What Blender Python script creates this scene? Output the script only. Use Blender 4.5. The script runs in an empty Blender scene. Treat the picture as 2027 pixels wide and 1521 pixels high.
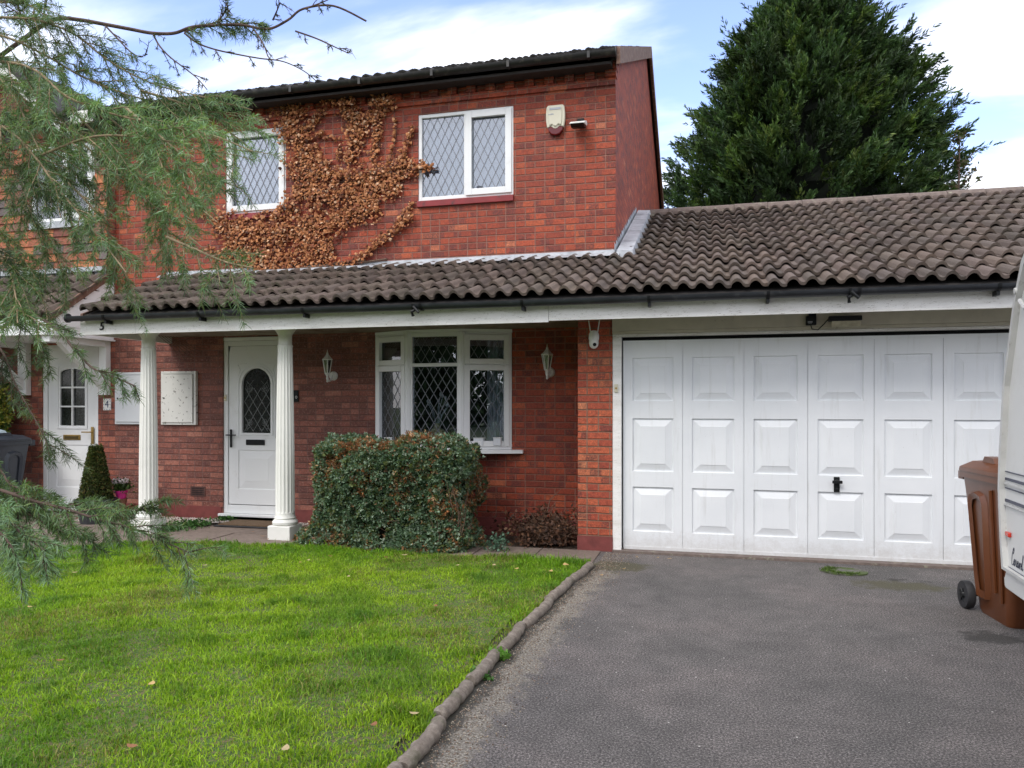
import bpy, math, random
import numpy as np
from math import sin, cos, tan, pi, radians as R, atan, floor, sqrt
from mathutils import Vector
random.seed(7); rng = np.random.default_rng(11)
S = bpy.context.scene; COL = S.collection
# ---------------------------------------------------------------- camera
YAW = R(14.5); FPX = 1500.0; HC = 1.49
CA, SA = cos(YAW), sin(YAW)
cd = bpy.data.cameras.new('camera'); cam = bpy.data.objects.new('camera', cd); COL.objects.link(cam)
cam.location = (0, 0, HC); cam.rotation_euler = (pi/2, 0, YAW)
cd.sensor_width = 36; cd.lens = 36*FPX/2027; cd.shift_y = 39.5/2027; cd.clip_end = 2000; cd.clip_start = .05
S.camera = cam
def at_y(px, py, Y):            # survey measurement -> point on the plane y = Y
    dx = (px-1013.5)/FPX; d = Y/(CA+dx*SA)
    return (Y*tan(atan(dx)-YAW), Y, HC+(800-py)*d/FPX)
def at_d(px, py, d):
    dx = (px-1013.5)/FPX
    return (d*(-SA+dx*CA), d*(CA+dx*SA), HC+(800-py)*d/FPX)
def at_z(px, py, z=0):
    return at_d(px, py, FPX*(HC-z)/(py-800))
# ---------------------------------------------------------------- mesh builder
class MB:
    def __init__(s): s.v = []; s.f = []; s.c = []
    def add(s, vs, fs, c=None):
        n = len(s.v); s.v += [tuple(p) for p in vs]; s.f += [tuple(i+n for i in f) for f in fs]
        s.c += [c if c else (1, 1, 1)]*len(vs)
    def box(s, x0, x1, y0, y1, z0, z1, c=None):
        s.add([(x0,y0,z0),(x1,y0,z0),(x1,y1,z0),(x0,y1,z0),(x0,y0,z1),(x1,y0,z1),(x1,y1,z1),(x0,y1,z1)],
              [(0,3,2,1),(4,5,6,7),(0,1,5,4),(1,2,6,5),(2,3,7,6),(3,0,4,7)], c)
    def obox(s, F, u0, u1, n0, n1, v0, v1):
        O, U, N = F
        P = lambda u, n, v: (O[0]+u*U[0]+n*N[0], O[1]+u*U[1]+n*N[1], v)
        s.add([P(u0,n1,v0),P(u1,n1,v0),P(u1,n0,v0),P(u0,n0,v0),P(u0,n1,v1),P(u1,n1,v1),P(u1,n0,v1),P(u0,n0,v1)],
              [(0,3,2,1),(4,5,6,7),(0,1,5,4),(1,2,6,5),(2,3,7,6),(3,0,4,7)])
    def frame(s, F, u0, u1, v0, v1, w, n0, n1, wb=None):
        wb = wb or w
        s.obox(F, u0, u0+w, n0, n1, v0, v1); s.obox(F, u1-w, u1, n0, n1, v0, v1)
        s.obox(F, u0+w, u1-w, n0, n1, v1-w, v1); s.obox(F, u0+w, u1-w, n0, n1, v0, v0+wb)
    def prism(s, pts, axis, a0, a1):
        n = len(pts)
        def P(p, a):
            return {'x': (a, p[0], p[1]), 'y': (p[0], a, p[1]), 'z': (p[0], p[1], a)}[axis]
        s.add([P(p, a0) for p in pts]+[P(p, a1) for p in pts],
              [tuple(range(n))[::-1], tuple(range(n, 2*n))]+[(i, (i+1) % n, (i+1) % n+n, i+n) for i in range(n)])
    def tube(s, pts, r, n=8, cap=True):
        pts = [Vector(p) for p in pts]; m = len(pts)
        if m < 2: return
        rs = r if isinstance(r, (list, tuple)) else [r]*m
        base = len(s.v); vs = []; up = Vector((0, 0, 1))
        for i, p in enumerate(pts):
            t = (pts[min(i+1, m-1)]-pts[max(i-1, 0)]).normalized()
            a = t.cross(up)
            if a.length < .05: a = t.cross(Vector((1, 0, 0)))
            a.normalize(); b = t.cross(a)
            for k in range(n):
                g = 2*pi*k/n; vs.append(p+(a*cos(g)+b*sin(g))*rs[i])
        fs = [(i*n+k, i*n+(k+1) % n, (i+1)*n+(k+1) % n, (i+1)*n+k) for i in range(m-1) for k in range(n)]
        if cap: fs += [tuple(range(n))[::-1], tuple(range((m-1)*n, m*n))]
        s.add(vs, fs)
    def lathe(s, prof, c, n=20, flute=0, fz=None, squash=1):
        vs = []; m = len(prof)
        for (r, z) in prof:
            for k in range(n):
                g = 2*pi*k/n; rr = r
                if flute and fz[0] < z < fz[1]: rr = r*(1-.085*abs(sin(g*flute/2))**.8)
                vs.append((c[0]+rr*cos(g), c[1]+rr*sin(g)*squash, c[2]+z))
        fs = [(i*n+k, i*n+(k+1) % n, (i+1)*n+(k+1) % n, (i+1)*n+k) for i in range(m-1) for k in range(n)]
        fs += [tuple(range(n))[::-1], tuple(range((m-1)*n, m*n))]
        s.add(vs, fs)
    def cyl(s, c, axis, r, h, n=20, r2=None):     # disc/cylinder along an axis vector
        a = Vector(axis).normalized(); c = Vector(c)
        u = a.cross(Vector((0, 0, 1)));
        if u.length < .05: u = Vector((1, 0, 0))
        u.normalize(); w = a.cross(u); r2 = r if r2 is None else r2
        vs = [c+(u*cos(2*pi*k/n)+w*sin(2*pi*k/n))*r for k in range(n)]+[c+a*h+(u*cos(2*pi*k/n)+w*sin(2*pi*k/n))*r2 for k in range(n)]
        s.add(vs, [tuple(range(n))[::-1], tuple(range(n, 2*n))]+[(k, (k+1) % n, n+(k+1) % n, n+k) for k in range(n)])
def root_of(o):
    while o.parent: o = o.parent
    return o
def link(name, me, mat, parent=None, local=False, smooth=False, bevel=0):
    o = bpy.data.objects.new(name, me); COL.objects.link(o)
    if mat is not None: me.materials.append(mat)
    if parent is not None:
        if not local:
            L = root_of(parent).location; n = len(me.vertices); a = np.empty(n*3, dtype=np.float32); me.vertices.foreach_get('co', a)
            a = a.reshape(-1, 3)-np.array(L, dtype=np.float32); me.vertices.foreach_set('co', a.ravel())
        o.parent = parent
    if smooth: me.shade_smooth() if hasattr(me, 'shade_smooth') else [setattr(p, 'use_smooth', True) for p in me.polygons]
    me.update()
    if bevel:
        b = o.modifiers.new('bevel', 'BEVEL'); b.width = bevel; b.segments = 2; b.limit_method = 'ANGLE'; b.angle_limit = R(40)
    return o
def build(name, mb, mat, parent=None, local=False, smooth=False, bevel=0, fix=True):
    me = bpy.data.meshes.new(name); me.from_pydata(mb.v, [], mb.f)
    if True:
        at = me.color_attributes.new('Col', 'FLOAT_COLOR', 'POINT')
        at.data.foreach_set('color', np.array([(c[0], c[1], c[2], 1) for c in mb.c], dtype=np.float32).ravel())
    if fix:
        import bmesh
        bm = bmesh.new(); bm.from_mesh(me); bmesh.ops.recalc_face_normals(bm, faces=bm.faces); bm.to_mesh(me); bm.free()
    o = link(name, me, mat, parent, local, False, bevel)
    if smooth:
        me.shade_smooth()
        try: me.set_sharp_from_angle(angle=R(35))
        except Exception: pass
    return o
def npmesh(name, V, F4, cols, mat, parent=None, local=False):
    """V (n,3), F4 (m,k) face index array, cols (n,3)"""
    me = bpy.data.meshes.new(name); V = np.asarray(V, dtype=np.float32); F4 = np.asarray(F4, dtype=np.int32)
    k = F4.shape[1]
    me.vertices.add(len(V)); me.vertices.foreach_set('co', V.ravel())
    me.loops.add(F4.size); me.loops.foreach_set('vertex_index', F4.ravel())
    me.polygons.add(len(F4)); me.polygons.foreach_set('loop_start', np.arange(len(F4), dtype=np.int32)*k)
    me.polygons.foreach_set('loop_total', np.full(len(F4), k, dtype=np.int32))
    me.update(calc_edges=True)
    if cols is not None:
        at = me.color_attributes.new('Col', 'FLOAT_COLOR', 'POINT')
        c = np.ones((len(V), 4), dtype=np.float32); c[:, :3] = cols; at.data.foreach_set('color', c.ravel())
    return link(name, me, mat, parent, local)
def thing(name, loc, label, cat, group=None, rz=0):
    o = bpy.data.objects.new(name, None); COL.objects.link(o); o.empty_display_size = .1
    o.location = loc; o.rotation_euler = (0, 0, rz)
    return tag(o, label, cat, group)
def tag(o, label, cat=None, group=None, kind=None):
    if label: o['label'] = label
    if cat: o['category'] = cat
    if group: o['group'] = group
    if kind: o['kind'] = kind
    return o
def norm(a): return a/np.maximum(np.linalg.norm(a, axis=1, keepdims=True), 1e-9)
def randdir(n): return norm(rng.normal(size=(n, 3)))
def diamonds(P, A, B):
    """leaf-like diamonds; returns V,F"""
    n = len(P); V = np.stack([P-A, P+B-A*.1, P+A, P-B-A*.1], 1).reshape(-1, 3)
    F = np.arange(4*n).reshape(n, 4); return V, F
def snoise(P, f, seed=0, oct=3):
    r = np.random.default_rng(seed); out = np.zeros(len(P)); amp = 1; tot = 0
    for o in range(oct):
        for k in range(4):
            d = r.normal(size=P.shape[1]); d /= np.linalg.norm(d); out += amp*np.sin((P@d)*f*(1+.5*r.random())+r.random()*6.28)
        tot += amp*4; amp *= .55; f *= 2.1
    return out/tot*2
# ---------------------------------------------------------------- materials
class NT:
    def __init__(s, name):
        s.m = bpy.data.materials.new(name); s.m.use_nodes = True; s.t = s.m.node_tree; s.n = s.t.nodes; s.l = s.t.links
        s.b = s.n['Principled BSDF']; s.out = s.n['Material Output']
        s.tc = s.n.new('ShaderNodeTexCoord'); s.obj = s.tc.outputs['Object']
    def put(s, sock, v):
        if isinstance(v, bpy.types.NodeSocket): s.l.new(v, sock)
        elif v is not None:
            if hasattr(sock.default_value, '__len__'):
                v = tuple(v); sock.default_value = v+(1,)*(len(sock.default_value)-len(v))
            else: sock.default_value = v
    def math(s, op, a, b=None, c=None):
        n = s.n.new('ShaderNodeMath'); n.operation = op
        for i, v in enumerate((a, b, c)):
            if v is not None: s.put(n.inputs[i], v)
        return n.outputs[0]
    def sep(s, v):
        n = s.n.new('ShaderNodeSeparateXYZ'); s.l.new(v, n.inputs[0]); return n.outputs
    def comb(s, x, y, z=0):
        n = s.n.new('ShaderNodeCombineXYZ')
        for i, v in enumerate((x, y, z)): s.put(n.inputs[i], v)
        return n.outputs[0]
    def noise(s, scale, detail=3, vec=None, rough=.55, out='Fac'):
        n = s.n.new('ShaderNodeTexNoise'); s.l.new(vec or s.obj, n.inputs['Vector'])
        n.inputs['Scale'].default_value = scale; n.inputs['Detail'].default_value = detail; n.inputs['Roughness'].default_value = rough
        return n.outputs[out]
    def vor(s, scale, vec=None, out='Distance', feat='F1'):
        n = s.n.new('ShaderNodeTexVoronoi'); n.feature = feat; s.l.new(vec or s.obj, n.inputs['Vector']); n.inputs['Scale'].default_value = scale
        return n.outputs[out]
    def white(s, vec):
        n = s.n.new('ShaderNodeTexWhiteNoise'); s.l.new(vec, n.inputs['Vector']); return n.outputs['Value']
    def ramp(s, fac, stops, interp='LINEAR'):
        n = s.n.new('ShaderNodeValToRGB'); s.l.new(fac, n.inputs[0]); e = n.color_ramp.elements; n.color_ramp.interpolation = interp
        e[0].position = stops[0][0]; e[0].color = tuple(stops[0][1])+(1,); e[1].position = stops[-1][0]; e[1].color = tuple(stops[-1][1])+(1,)
        for p, c in stops[1:-1]: x = e.new(p); x.color = tuple(c)+(1,)
        return n.outputs[0]
    def mix(s, fac, a, b, mode='MIX'):
        n = s.n.new('ShaderNodeMix'); n.data_type = 'RGBA'; n.blend_type = mode
        s.put(n.inputs[0], fac); s.put(n.inputs[6], a); s.put(n.inputs[7], b); return n.outputs[2]
    def sstep(s, v, lo, hi):
        n = s.n.new('ShaderNodeMapRange'); n.interpolation_type = 'SMOOTHSTEP'; s.put(n.inputs[0], v)
        n.inputs[1].default_value = lo; n.inputs[2].default_value = hi; return n.outputs[0]
    def scale(s, vec, x, y, z):
        n = s.n.new('ShaderNodeMapping'); s.l.new(vec, n.inputs[0]); n.inputs['Scale'].default_value = (x, y, z); return n.outputs[0]
    def bump(s, h, strength=.5, dist=.01):
        n = s.n.new('ShaderNodeBump'); n.inputs['Strength'].default_value = strength; n.inputs['Distance'].default_value = dist
        s.l.new(h, n.inputs['Height']); s.l.new(n.outputs[0], s.b.inputs['Normal']); return n
    def done(s, col=None, rough=None, metal=None, spec=None):
        s.put(s.b.inputs['Base Color'], col); s.put(s.b.inputs['Roughness'], rough); s.put(s.b.inputs['Metallic'], metal)
        if spec is not None: s.b.inputs['Specular IOR Level'].default_value = spec
        return s.m
def simple(name, c, rough=.5, var=.08, scale=8, metal=0, bump=0, bscale=60, dirt=None, dscale=3, dthr=(.55, .75), spec=None):
    t = NT(name); n = t.noise(scale, 4)
    k = lambda q: tuple(max(0, x*q) for x in c)
    col = t.ramp(n, [(.3, k(1-var)), (.7, k(1+var))])
    if dirt:
        d = t.sstep(t.noise(dscale, 8, rough=.7), *dthr); col = t.mix(d, col, dirt)
    if bump: t.bump(t.noise(bscale, 5), bump, .005)
    return t.done(col, rough, metal, spec)
def brick(name, stops, mortar, bw=.2325, bh=.075, dark=(.10, .03, .028), darkamt=.27, saltamt=.4, saltlo=.64, mort=.0135):
    t = NT(name); x, y, z = t.sep(t.obj)
    wob = t.math('MULTIPLY', t.math('SUBTRACT', t.noise(14, 3), .5), .009)
    u = t.math('ADD', t.math('ADD', x, y), wob); v = t.math('ADD', z, t.math('MULTIPLY', t.math('SUBTRACT', t.noise(9, 3, rough=.6), .5), .008))
    rv = t.math('DIVIDE', v, bh); row = t.math('FLOOR', rv); fv = t.math('MULTIPLY', t.math('FRACT', rv), bh)
    ru = t.math('ADD', t.math('DIVIDE', u, bw), t.math('MULTIPLY', t.math('MODULO', t.math('ABSOLUTE', row), 2.0), .5))
    c0 = t.math('FLOOR', ru); fr0 = t.math('FRACT', ru)
    split = t.math('GREATER_THAN', t.white(t.comb(c0, row, 5.0)), .62)      # some stretchers are a pair of headers
    fr1 = t.math('FRACT', t.math('MULTIPLY', fr0, 2.0))
    fu = t.math('ADD', t.math('MULTIPLY', t.math('MULTIPLY', fr0, bw), t.math('SUBTRACT', 1.0, split)), t.math('MULTIPLY', t.math('MULTIPLY', fr1, bw*.5), split))
    c = t.math('ADD', c0, t.math('MULTIPLY', split, t.math('MULTIPLY', t.math('FLOOR', t.math('MULTIPLY', fr0, 2.0)), .5)))
    m = t.math('MULTIPLY', t.sstep(fu, mort*.55, mort*1.2), t.sstep(fv, mort*.55, mort*1.2))
    r1 = t.white(t.comb(c, row, 3.0)); r2 = t.white(t.comb(c, row, 9.0))
    col = t.ramp(r1, stops)
    # fired patches: dark halves of a brick
    ru2 = t.math('FLOOR', t.math('ADD', t.math('MULTIPLY', ru, 2.0), r2)); rh = t.white(t.comb(ru2, row, 17.0))
    patch = t.math('MULTIPLY', t.sstep(rh, 1-darkamt, 1-darkamt+.05), t.sstep(t.noise(60, 3), .3, .6))
    col = t.mix(t.math('MULTIPLY', patch, .75), col, dark)
    n1 = t.noise(75, 6, rough=.75)
    blot = t.noise(26, 4, rough=.7); col = t.mix(1.0, col, t.ramp(blot, [(.32, (.68, .62, .6)), (.5, (1, 1, 1)), (.68, (1.3, 1.35, 1.3))]), 'MULTIPLY')
    col = t.mix(1.0, col, t.ramp(n1, [(.28, (.42, .38, .38)), (.5, (1, 1, 1)), (.72, (1.7, 1.6, 1.5))]), 'MULTIPLY')
    n2 = t.noise(1.3, 4); col = t.mix(1.0, col, t.ramp(n2, [(.3, (.82, .8, .8)), (.7, (1.12, 1.12, 1.12))]), 'MULTIPLY')
    salt = t.sstep(t.noise(42, 8, rough=.8), saltlo, saltlo+.1); col = t.mix(t.math('MULTIPLY', salt, saltamt), col, (.42, .25, .2))
    mo = t.mix(t.noise(40, 4), tuple(q*.6 for q in mortar), tuple(q*1.5 for q in mortar))
    col = t.mix(m, mo, col)
    h = t.math('ADD', t.math('MULTIPLY', m, 1.0), t.math('MULTIPLY', n1, .55)); t.bump(h, .9, .009)
    return t.done(col, t.ramp(n1, [(.3, (.55,)*3), (.7, (.85,)*3)]))
RED = [(0, (.2, .036, .019)), (.25, (.25, .043, .021)), (.55, (.3, .051, .022)), (.85, (.35, .063, .025)), (.96, (.41, .09, .034)), (1, (.42, .13, .065))]
M = {}
M['brick'] = brick('brick_red', RED, (.235, .105, .074))
M['brickp'] = brick('brick_pillar', [(0, (.3, .055, .03)), (.4, (.38, .078, .036)), (.8, (.45, .105, .045)), (1, (.45, .17, .085))], (.22, .12, .08), darkamt=.15)
M['brickg'] = brick('brick_gable', RED, (.24, .08, .06), darkamt=.2)
M['brickn'] = brick('brick_neighbour', [(0, (.15, .045, .03)), (.5, (.24, .065, .04)), (1, (.36, .12, .075))], (.16, .075, .06))
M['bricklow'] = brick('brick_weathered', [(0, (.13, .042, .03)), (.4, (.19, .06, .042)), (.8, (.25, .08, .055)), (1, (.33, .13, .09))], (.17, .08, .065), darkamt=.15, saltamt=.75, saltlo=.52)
M['plinth'] = simple('plinth_paint', (.17, .038, .033), .6, .2, 12, bump=.5, bscale=30, dirt=(.12, .05, .04), dscale=9)
M['white'] = simple('upvc_white', (.78, .79, .79), .3, .02, 2, dirt=(.62, .61, .57), dscale=5, dthr=(.55, .9))
M['glasswood'] = None
def mk_garage():
    t = NT('garage_white'); x, y, z = t.sep(t.obj); st = t.noise(6, 6, vec=t.scale(t.obj, 3, 1, .25), rough=.65)
    col = t.ramp(t.noise(1.6, 5), [(.3, (.70, .725, .75)), (.7, (.78, .80, .82))]); col = t.mix(t.math('MULTIPLY', t.sstep(st, .55, .75), .35), col, (.52, .52, .50))
    # mud splashed up from the ground
    low = t.sstep(t.math('SUBTRACT', t.math('MULTIPLY', t.noise(11, 8, rough=.85), .62), z), .06, .34); col = t.mix(t.math('MULTIPLY', low, .38), col, (.36, .32, .27))
    sp = t.sstep(t.noise(60, 3), .72, .75); col = t.mix(t.math('MULTIPLY', sp, .35), col, (.35, .33, .3))
    t.bump(t.noise(4, 4), .15, .01); return t.done(col, .35)
M['door'] = mk_garage()
def mk_paintwood():
    t = NT('weathered_white_paint'); x, y, z = t.sep(t.obj)
    v = t.scale(t.obj, 1, 1, 6)
    base = t.ramp(t.noise(3, 5, vec=v), [(.3, (.68, .665, .63)), (.6, (.82, .81, .79))])
    fl = t.math('MULTIPLY', t.sstep(t.noise(26, 9, vec=v, rough=.75), .575, .63), .75)
    col = t.mix(fl, base, (.2, .16, .12))
    t.bump(t.noise(30, 6, vec=v), .35, .004); return t.done(col, .55)
M['fascia'] = mk_paintwood()
M['beige'] = simple('beige_painted_board', (.52, .48, .39), .6, .1, 6, bump=.2, bscale=40, dirt=(.3, .26, .2), dscale=8, dthr=(.6, .72))
M['soffit'] = simple('darkened_soffit', (.24, .2, .15), .7, .3, 5, dirt=(.12, .07, .04), dscale=7, dthr=(.5, .66))  # base darkened to deepen the porch shade; also carries brown stains
M['column'] = simple('column_paint', (.76, .755, .71), .5, .04, 6, bump=.1, bscale=80, dirt=(.6, .57, .48), dscale=6, dthr=(.58, .8))
M['black'] = simple('black_plastic', (.008, .009, .01), .45, .2, 10, spec=.25)
M['gutter'] = simple('gutter_plastic', (.018, .021, .026), .42, .3, 4, dirt=(.06, .06, .06), dscale=8, dthr=(.55, .75))
M['gutterold'] = simple('old_black_gutter', (.012, .012, .012), .5, .3, 4, dirt=(.05, .045, .035), dscale=12, dthr=(.5, .7))
M['darkwood'] = simple('dark_wood', (.018, .013, .011), .7, .4, 5, bump=.4)
M['redwood'] = simple('red_painted_sill', (.23, .018, .02), .35, .15, 8, dirt=(.08, .02, .02), dscale=10, dthr=(.55, .7))
M['verge'] = simple('verge_board_brown', (.14, .075, .05), .7, .3, 14, bump=.4, dirt=(.3, .24, .19), dscale=12, dthr=(.5, .7))
def mk_lead():
    t = NT('lead_flashing'); n = t.noise(5, 7, rough=.7)
    col = t.ramp(n, [(.3, (.26, .27, .29)), (.5, (.42, .44, .47)), (.7, (.55, .57, .6))])
    t.bump(t.noise(7, 4), .5, .02); return t.done(col, .5, .25)
M['lead'] = mk_lead()
M['came'] = simple('lead_came', (.17, .18, .2), .45, .1, 20, metal=.3)
def mk_tile(name, a, b, moss=1.0):
    t = NT(name); at = t.n.new('ShaderNodeAttribute'); at.attribute_name = 'Col'
    n = t.noise(55, 8, rough=.75); big = t.noise(2.2, 4)
    col = t.mix(n, a, b); col = t.mix(1.0, col, at.outputs['Color'], 'MULTIPLY')
    x, y, z = t.sep(t.obj)
    left = t.math('MULTIPLY', t.sstep(t.math('MULTIPLY', x, -1.0), -1.0, 5.0), .10)
    ms = t.sstep(t.math('ADD', t.math('ADD', t.math('MULTIPLY', t.noise(17, 6, rough=.7), .75), t.math('MULTIPLY', big, .25)), left), .60, .70)
    col = t.mix(t.math('MULTIPLY', ms, .65*moss), col, (.045, .045, .02))
    li = t.sstep(t.noise(70, 4), .70, .74); col = t.mix(t.math('MULTIPLY', li, .6), col, (.3, .28, .24))
    t.bump(n, .7, .008); return t.done(col, .85)
M['tile'] = mk_tile('concrete_tile', (.042, .032, .026), (.165, .125, .102))
M['tiledark'] = mk_tile('dark_roof_tile', (.02, .018, .018), (.05, .045, .042))
M['ridge'] = simple('ridge_tile', (.15, .115, .10), .85, .25, 20, bump=.5, dirt=(.28, .27, .2), dscale=14, dthr=(.55, .7))
def mk_hang():
    t = NT('hanging_tile'); at = t.n.new('ShaderNodeAttribute'); at.attribute_name = 'Col'
    col = t.mix(1.0, at.outputs['Color'], t.ramp(t.noise(40, 5), [(.3, (.7,)*3), (.7, (1.25,)*3)]), 'MULTIPLY')
    t.bump(t.noise(60, 4), .4, .005); return t.done(col, .75)
M['hang'] = mk_hang()
def mk_glass(name, refl=.18, tint=(.9, .95, 1)):
    t = NT(name); t.n.remove(t.b)
    tr = t.n.new('ShaderNodeBsdfTransparent'); tr.inputs[0].default_value = tint+(1,)
    g = t.n.new('ShaderNodeBsdfGlossy'); g.inputs['Roughness'].default_value = .01; g.inputs[0].default_value = (.95, .97, 1, 1)
    fr = t.n.new('ShaderNodeFresnel'); fr.inputs[0].default_value = 1.52
    f = t.math('ADD', t.math('MULTIPLY', fr.outputs[0], 1.0), refl)
    mx = t.n.new('ShaderNodeMixShader'); t.l.new(f, mx.inputs[0]); t.l.new(tr.outputs[0], mx.inputs[1]); t.l.new(g.outputs[0], mx.inputs[2])
    b = t.n.new('ShaderNodeBump'); b.inputs['Strength'].default_value = .06; b.inputs['Distance'].default_value = .02; t.l.new(t.noise(2.5, 2), b.inputs['Height']); t.l.new(b.outputs[0], g.inputs['Normal'])
    t.l.new(mx.outputs[0], t.out.inputs[0]); return t.m
M['glass'] = mk_glass('window_glass', .11); M['glassdark'] = mk_glass('ground_window_glass', .06)
M['curtain'] = simple('net_curtain', (.25, .28, .32), .9, .1, 3)  # bluish grey stands in for the sky reflection on the panes
M['curtain2'] = simple('pale_curtain', (.33, .34, .34), .9, .3, 5)
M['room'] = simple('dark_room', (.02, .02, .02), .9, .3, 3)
M['obscure'] = simple('obscured_door_glass', (.015, .018, .018), .12, .6, 40, bump=.3, bscale=70)
M['etch'] = simple('leadwork_light', (.22, .23, .23), .4, .2, 20)
M['brass'] = simple('brass', (.42, .28, .09), .35, .15, 20, metal=.8)
M['cabinet'] = simple('meter_cabinet_clean', (.62, .64, .66), .4, .03, 3)
M['cabinetold'] = simple('meter_cabinet_old', (.66, .655, .62), .5, .05, 4, dirt=(.10, .085, .07), dscale=22, dthr=(.60, .63))
M['cream'] = simple('cream_plastic', (.6, .57, .45), .35, .04, 6, dirt=(.5, .47, .36), dscale=8)
M['maroon'] = simple('dark_red_lens', (.11, .004, .006), .15, .1, 6)
M['grey'] = simple('grey_metal', (.3, .31, .33), .4, .1, 6, metal=.5)
M['cast'] = simple('cast_white', (.72, .72, .69), .45, .06, 12, dirt=(.2, .19, .17), dscale=30, dthr=(.58, .7))
M['lampglass'] = mk_glass('lantern_glass', .1, (.42, .44, .44))
M['binbrown'] = simple('brown_bin_plastic', (.115, .036, .011), .33, .1, 3, dirt=(.15, .055, .03), dscale=2.5, dthr=(.4, .8))
M['bingrey'] = simple('grey_bin_plastic', (.045, .055, .072), .4, .12, 3)
M['rubber'] = simple('rubber', (.018, .018, .02), .7, .2, 20)
M['caravan'] = simple('caravan_skin', (.62, .62, .60), .35, .02, 2, bump=.15, bscale=220, dirt=(.52, .51, .47), dscale=3, dthr=(.5, .9))
M['trim'] = simple('caravan_trim', (.5, .5, .48), .4, .08, 8, dirt=(.3, .29, .26), dscale=14)
M['navy'] = simple('navy_stripe', (.015, .02, .05), .4, .1, 5)
M['redlens'] = simple('red_marker_lens', (.5, .03, .015), .2, .2, 30)
M['pink'] = simple('pink_pot', (.62, .03, .24), .4, .05, 10)
M['pot'] = simple('dark_pot', (.03, .033, .036), .6, .2, 12, bump=.3)
M['terra'] = simple('terracotta', (.22, .1, .06), .8, .2, 12, bump=.3)
M['mat'] = simple('coir_mat', (.12, .075, .04), .95, .3, 40, bump=.8, bscale=200)
M['tileplate'] = simple('glazed_tile', (.72, .71, .68), .25, .03, 4, dirt=(.2, .13, .1), dscale=50, dthr=(.68, .72))
M['blue'] = simple('blue_numeral', (.02, .035, .09), .4, .1, 4)
M['wax'] = simple('white_wax', (.75, .75, .72), .5, .03, 6)
M['vent'] = simple('airbrick', (.08, .035, .028), .8, .2, 20, bump=.4)
def mk_leaf(name, rough=.55, trans=.25, spec=.3, tcol=None):
    t = NT(name); at = t.n.new('ShaderNodeAttribute'); at.attribute_name = 'Col'
    t.done(at.outputs['Color'], rough, spec=spec)
    if trans:
        tl = t.n.new('ShaderNodeBsdfTranslucent'); t.l.new(t.mix(1.0, at.outputs['Color'], tcol or (1.2, 1.3, .6), 'MULTIPLY'), tl.inputs[0])
        mx = t.n.new('ShaderNodeMixShader'); mx.inputs[0].default_value = trans
        t.l.new(t.b.outputs[0], mx.inputs[1]); t.l.new(tl.outputs[0], mx.inputs[2]); t.l.new(mx.outputs[0], t.out.inputs[0])
    return t.m
M['leaf'] = mk_leaf('foliage_leaf'); M['needle'] = mk_leaf('needle_leaf', .5, .3); M['grass'] = mk_leaf('grass_blade', .5, .35)
M['dryleaf'] = mk_leaf('dry_leaf', .6, .15, .3, (1.2, .9, .5)); M['petal'] = mk_leaf('petal', .6, .2, .2, (1, 1, 1))
M['stone'] = mk_leaf('pebble_stone', .8, 0)
M['bark'] = simple('bark', (.09, .058, .045), .85, .35, 30, bump=.8, bscale=60)
M['core'] = simple('foliage_core_shade', (.004, .008, .003), 1, .4, 12, bump=1, bscale=20)  # foliage interior shade put into a near-black colour
M['stemtan'] = simple('young_stem', (.27, .2, .12), .8, .3, 30)
M['twig'] = simple('dry_twig', (.13, .08, .055), .85, .35, 30)
def mk_log():
    t = NT('edging_log_timber'); v = t.scale(t.obj, 1, 1, 1)
    n = t.noise(22, 8, rough=.75)
    col = t.ramp(n, [(.25, (.09, .072, .058)), (.5, (.2, .165, .135)), (.75, (.36, .315, .27))])
    ms = t.sstep(t.noise(6, 5), .55, .68); col = t.mix(t.math('MULTIPLY', ms, .45), col, (.07, .085, .03))
    t.bump(n, .8, .012); return t.done(col, .85)
M['log'] = mk_log()
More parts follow.
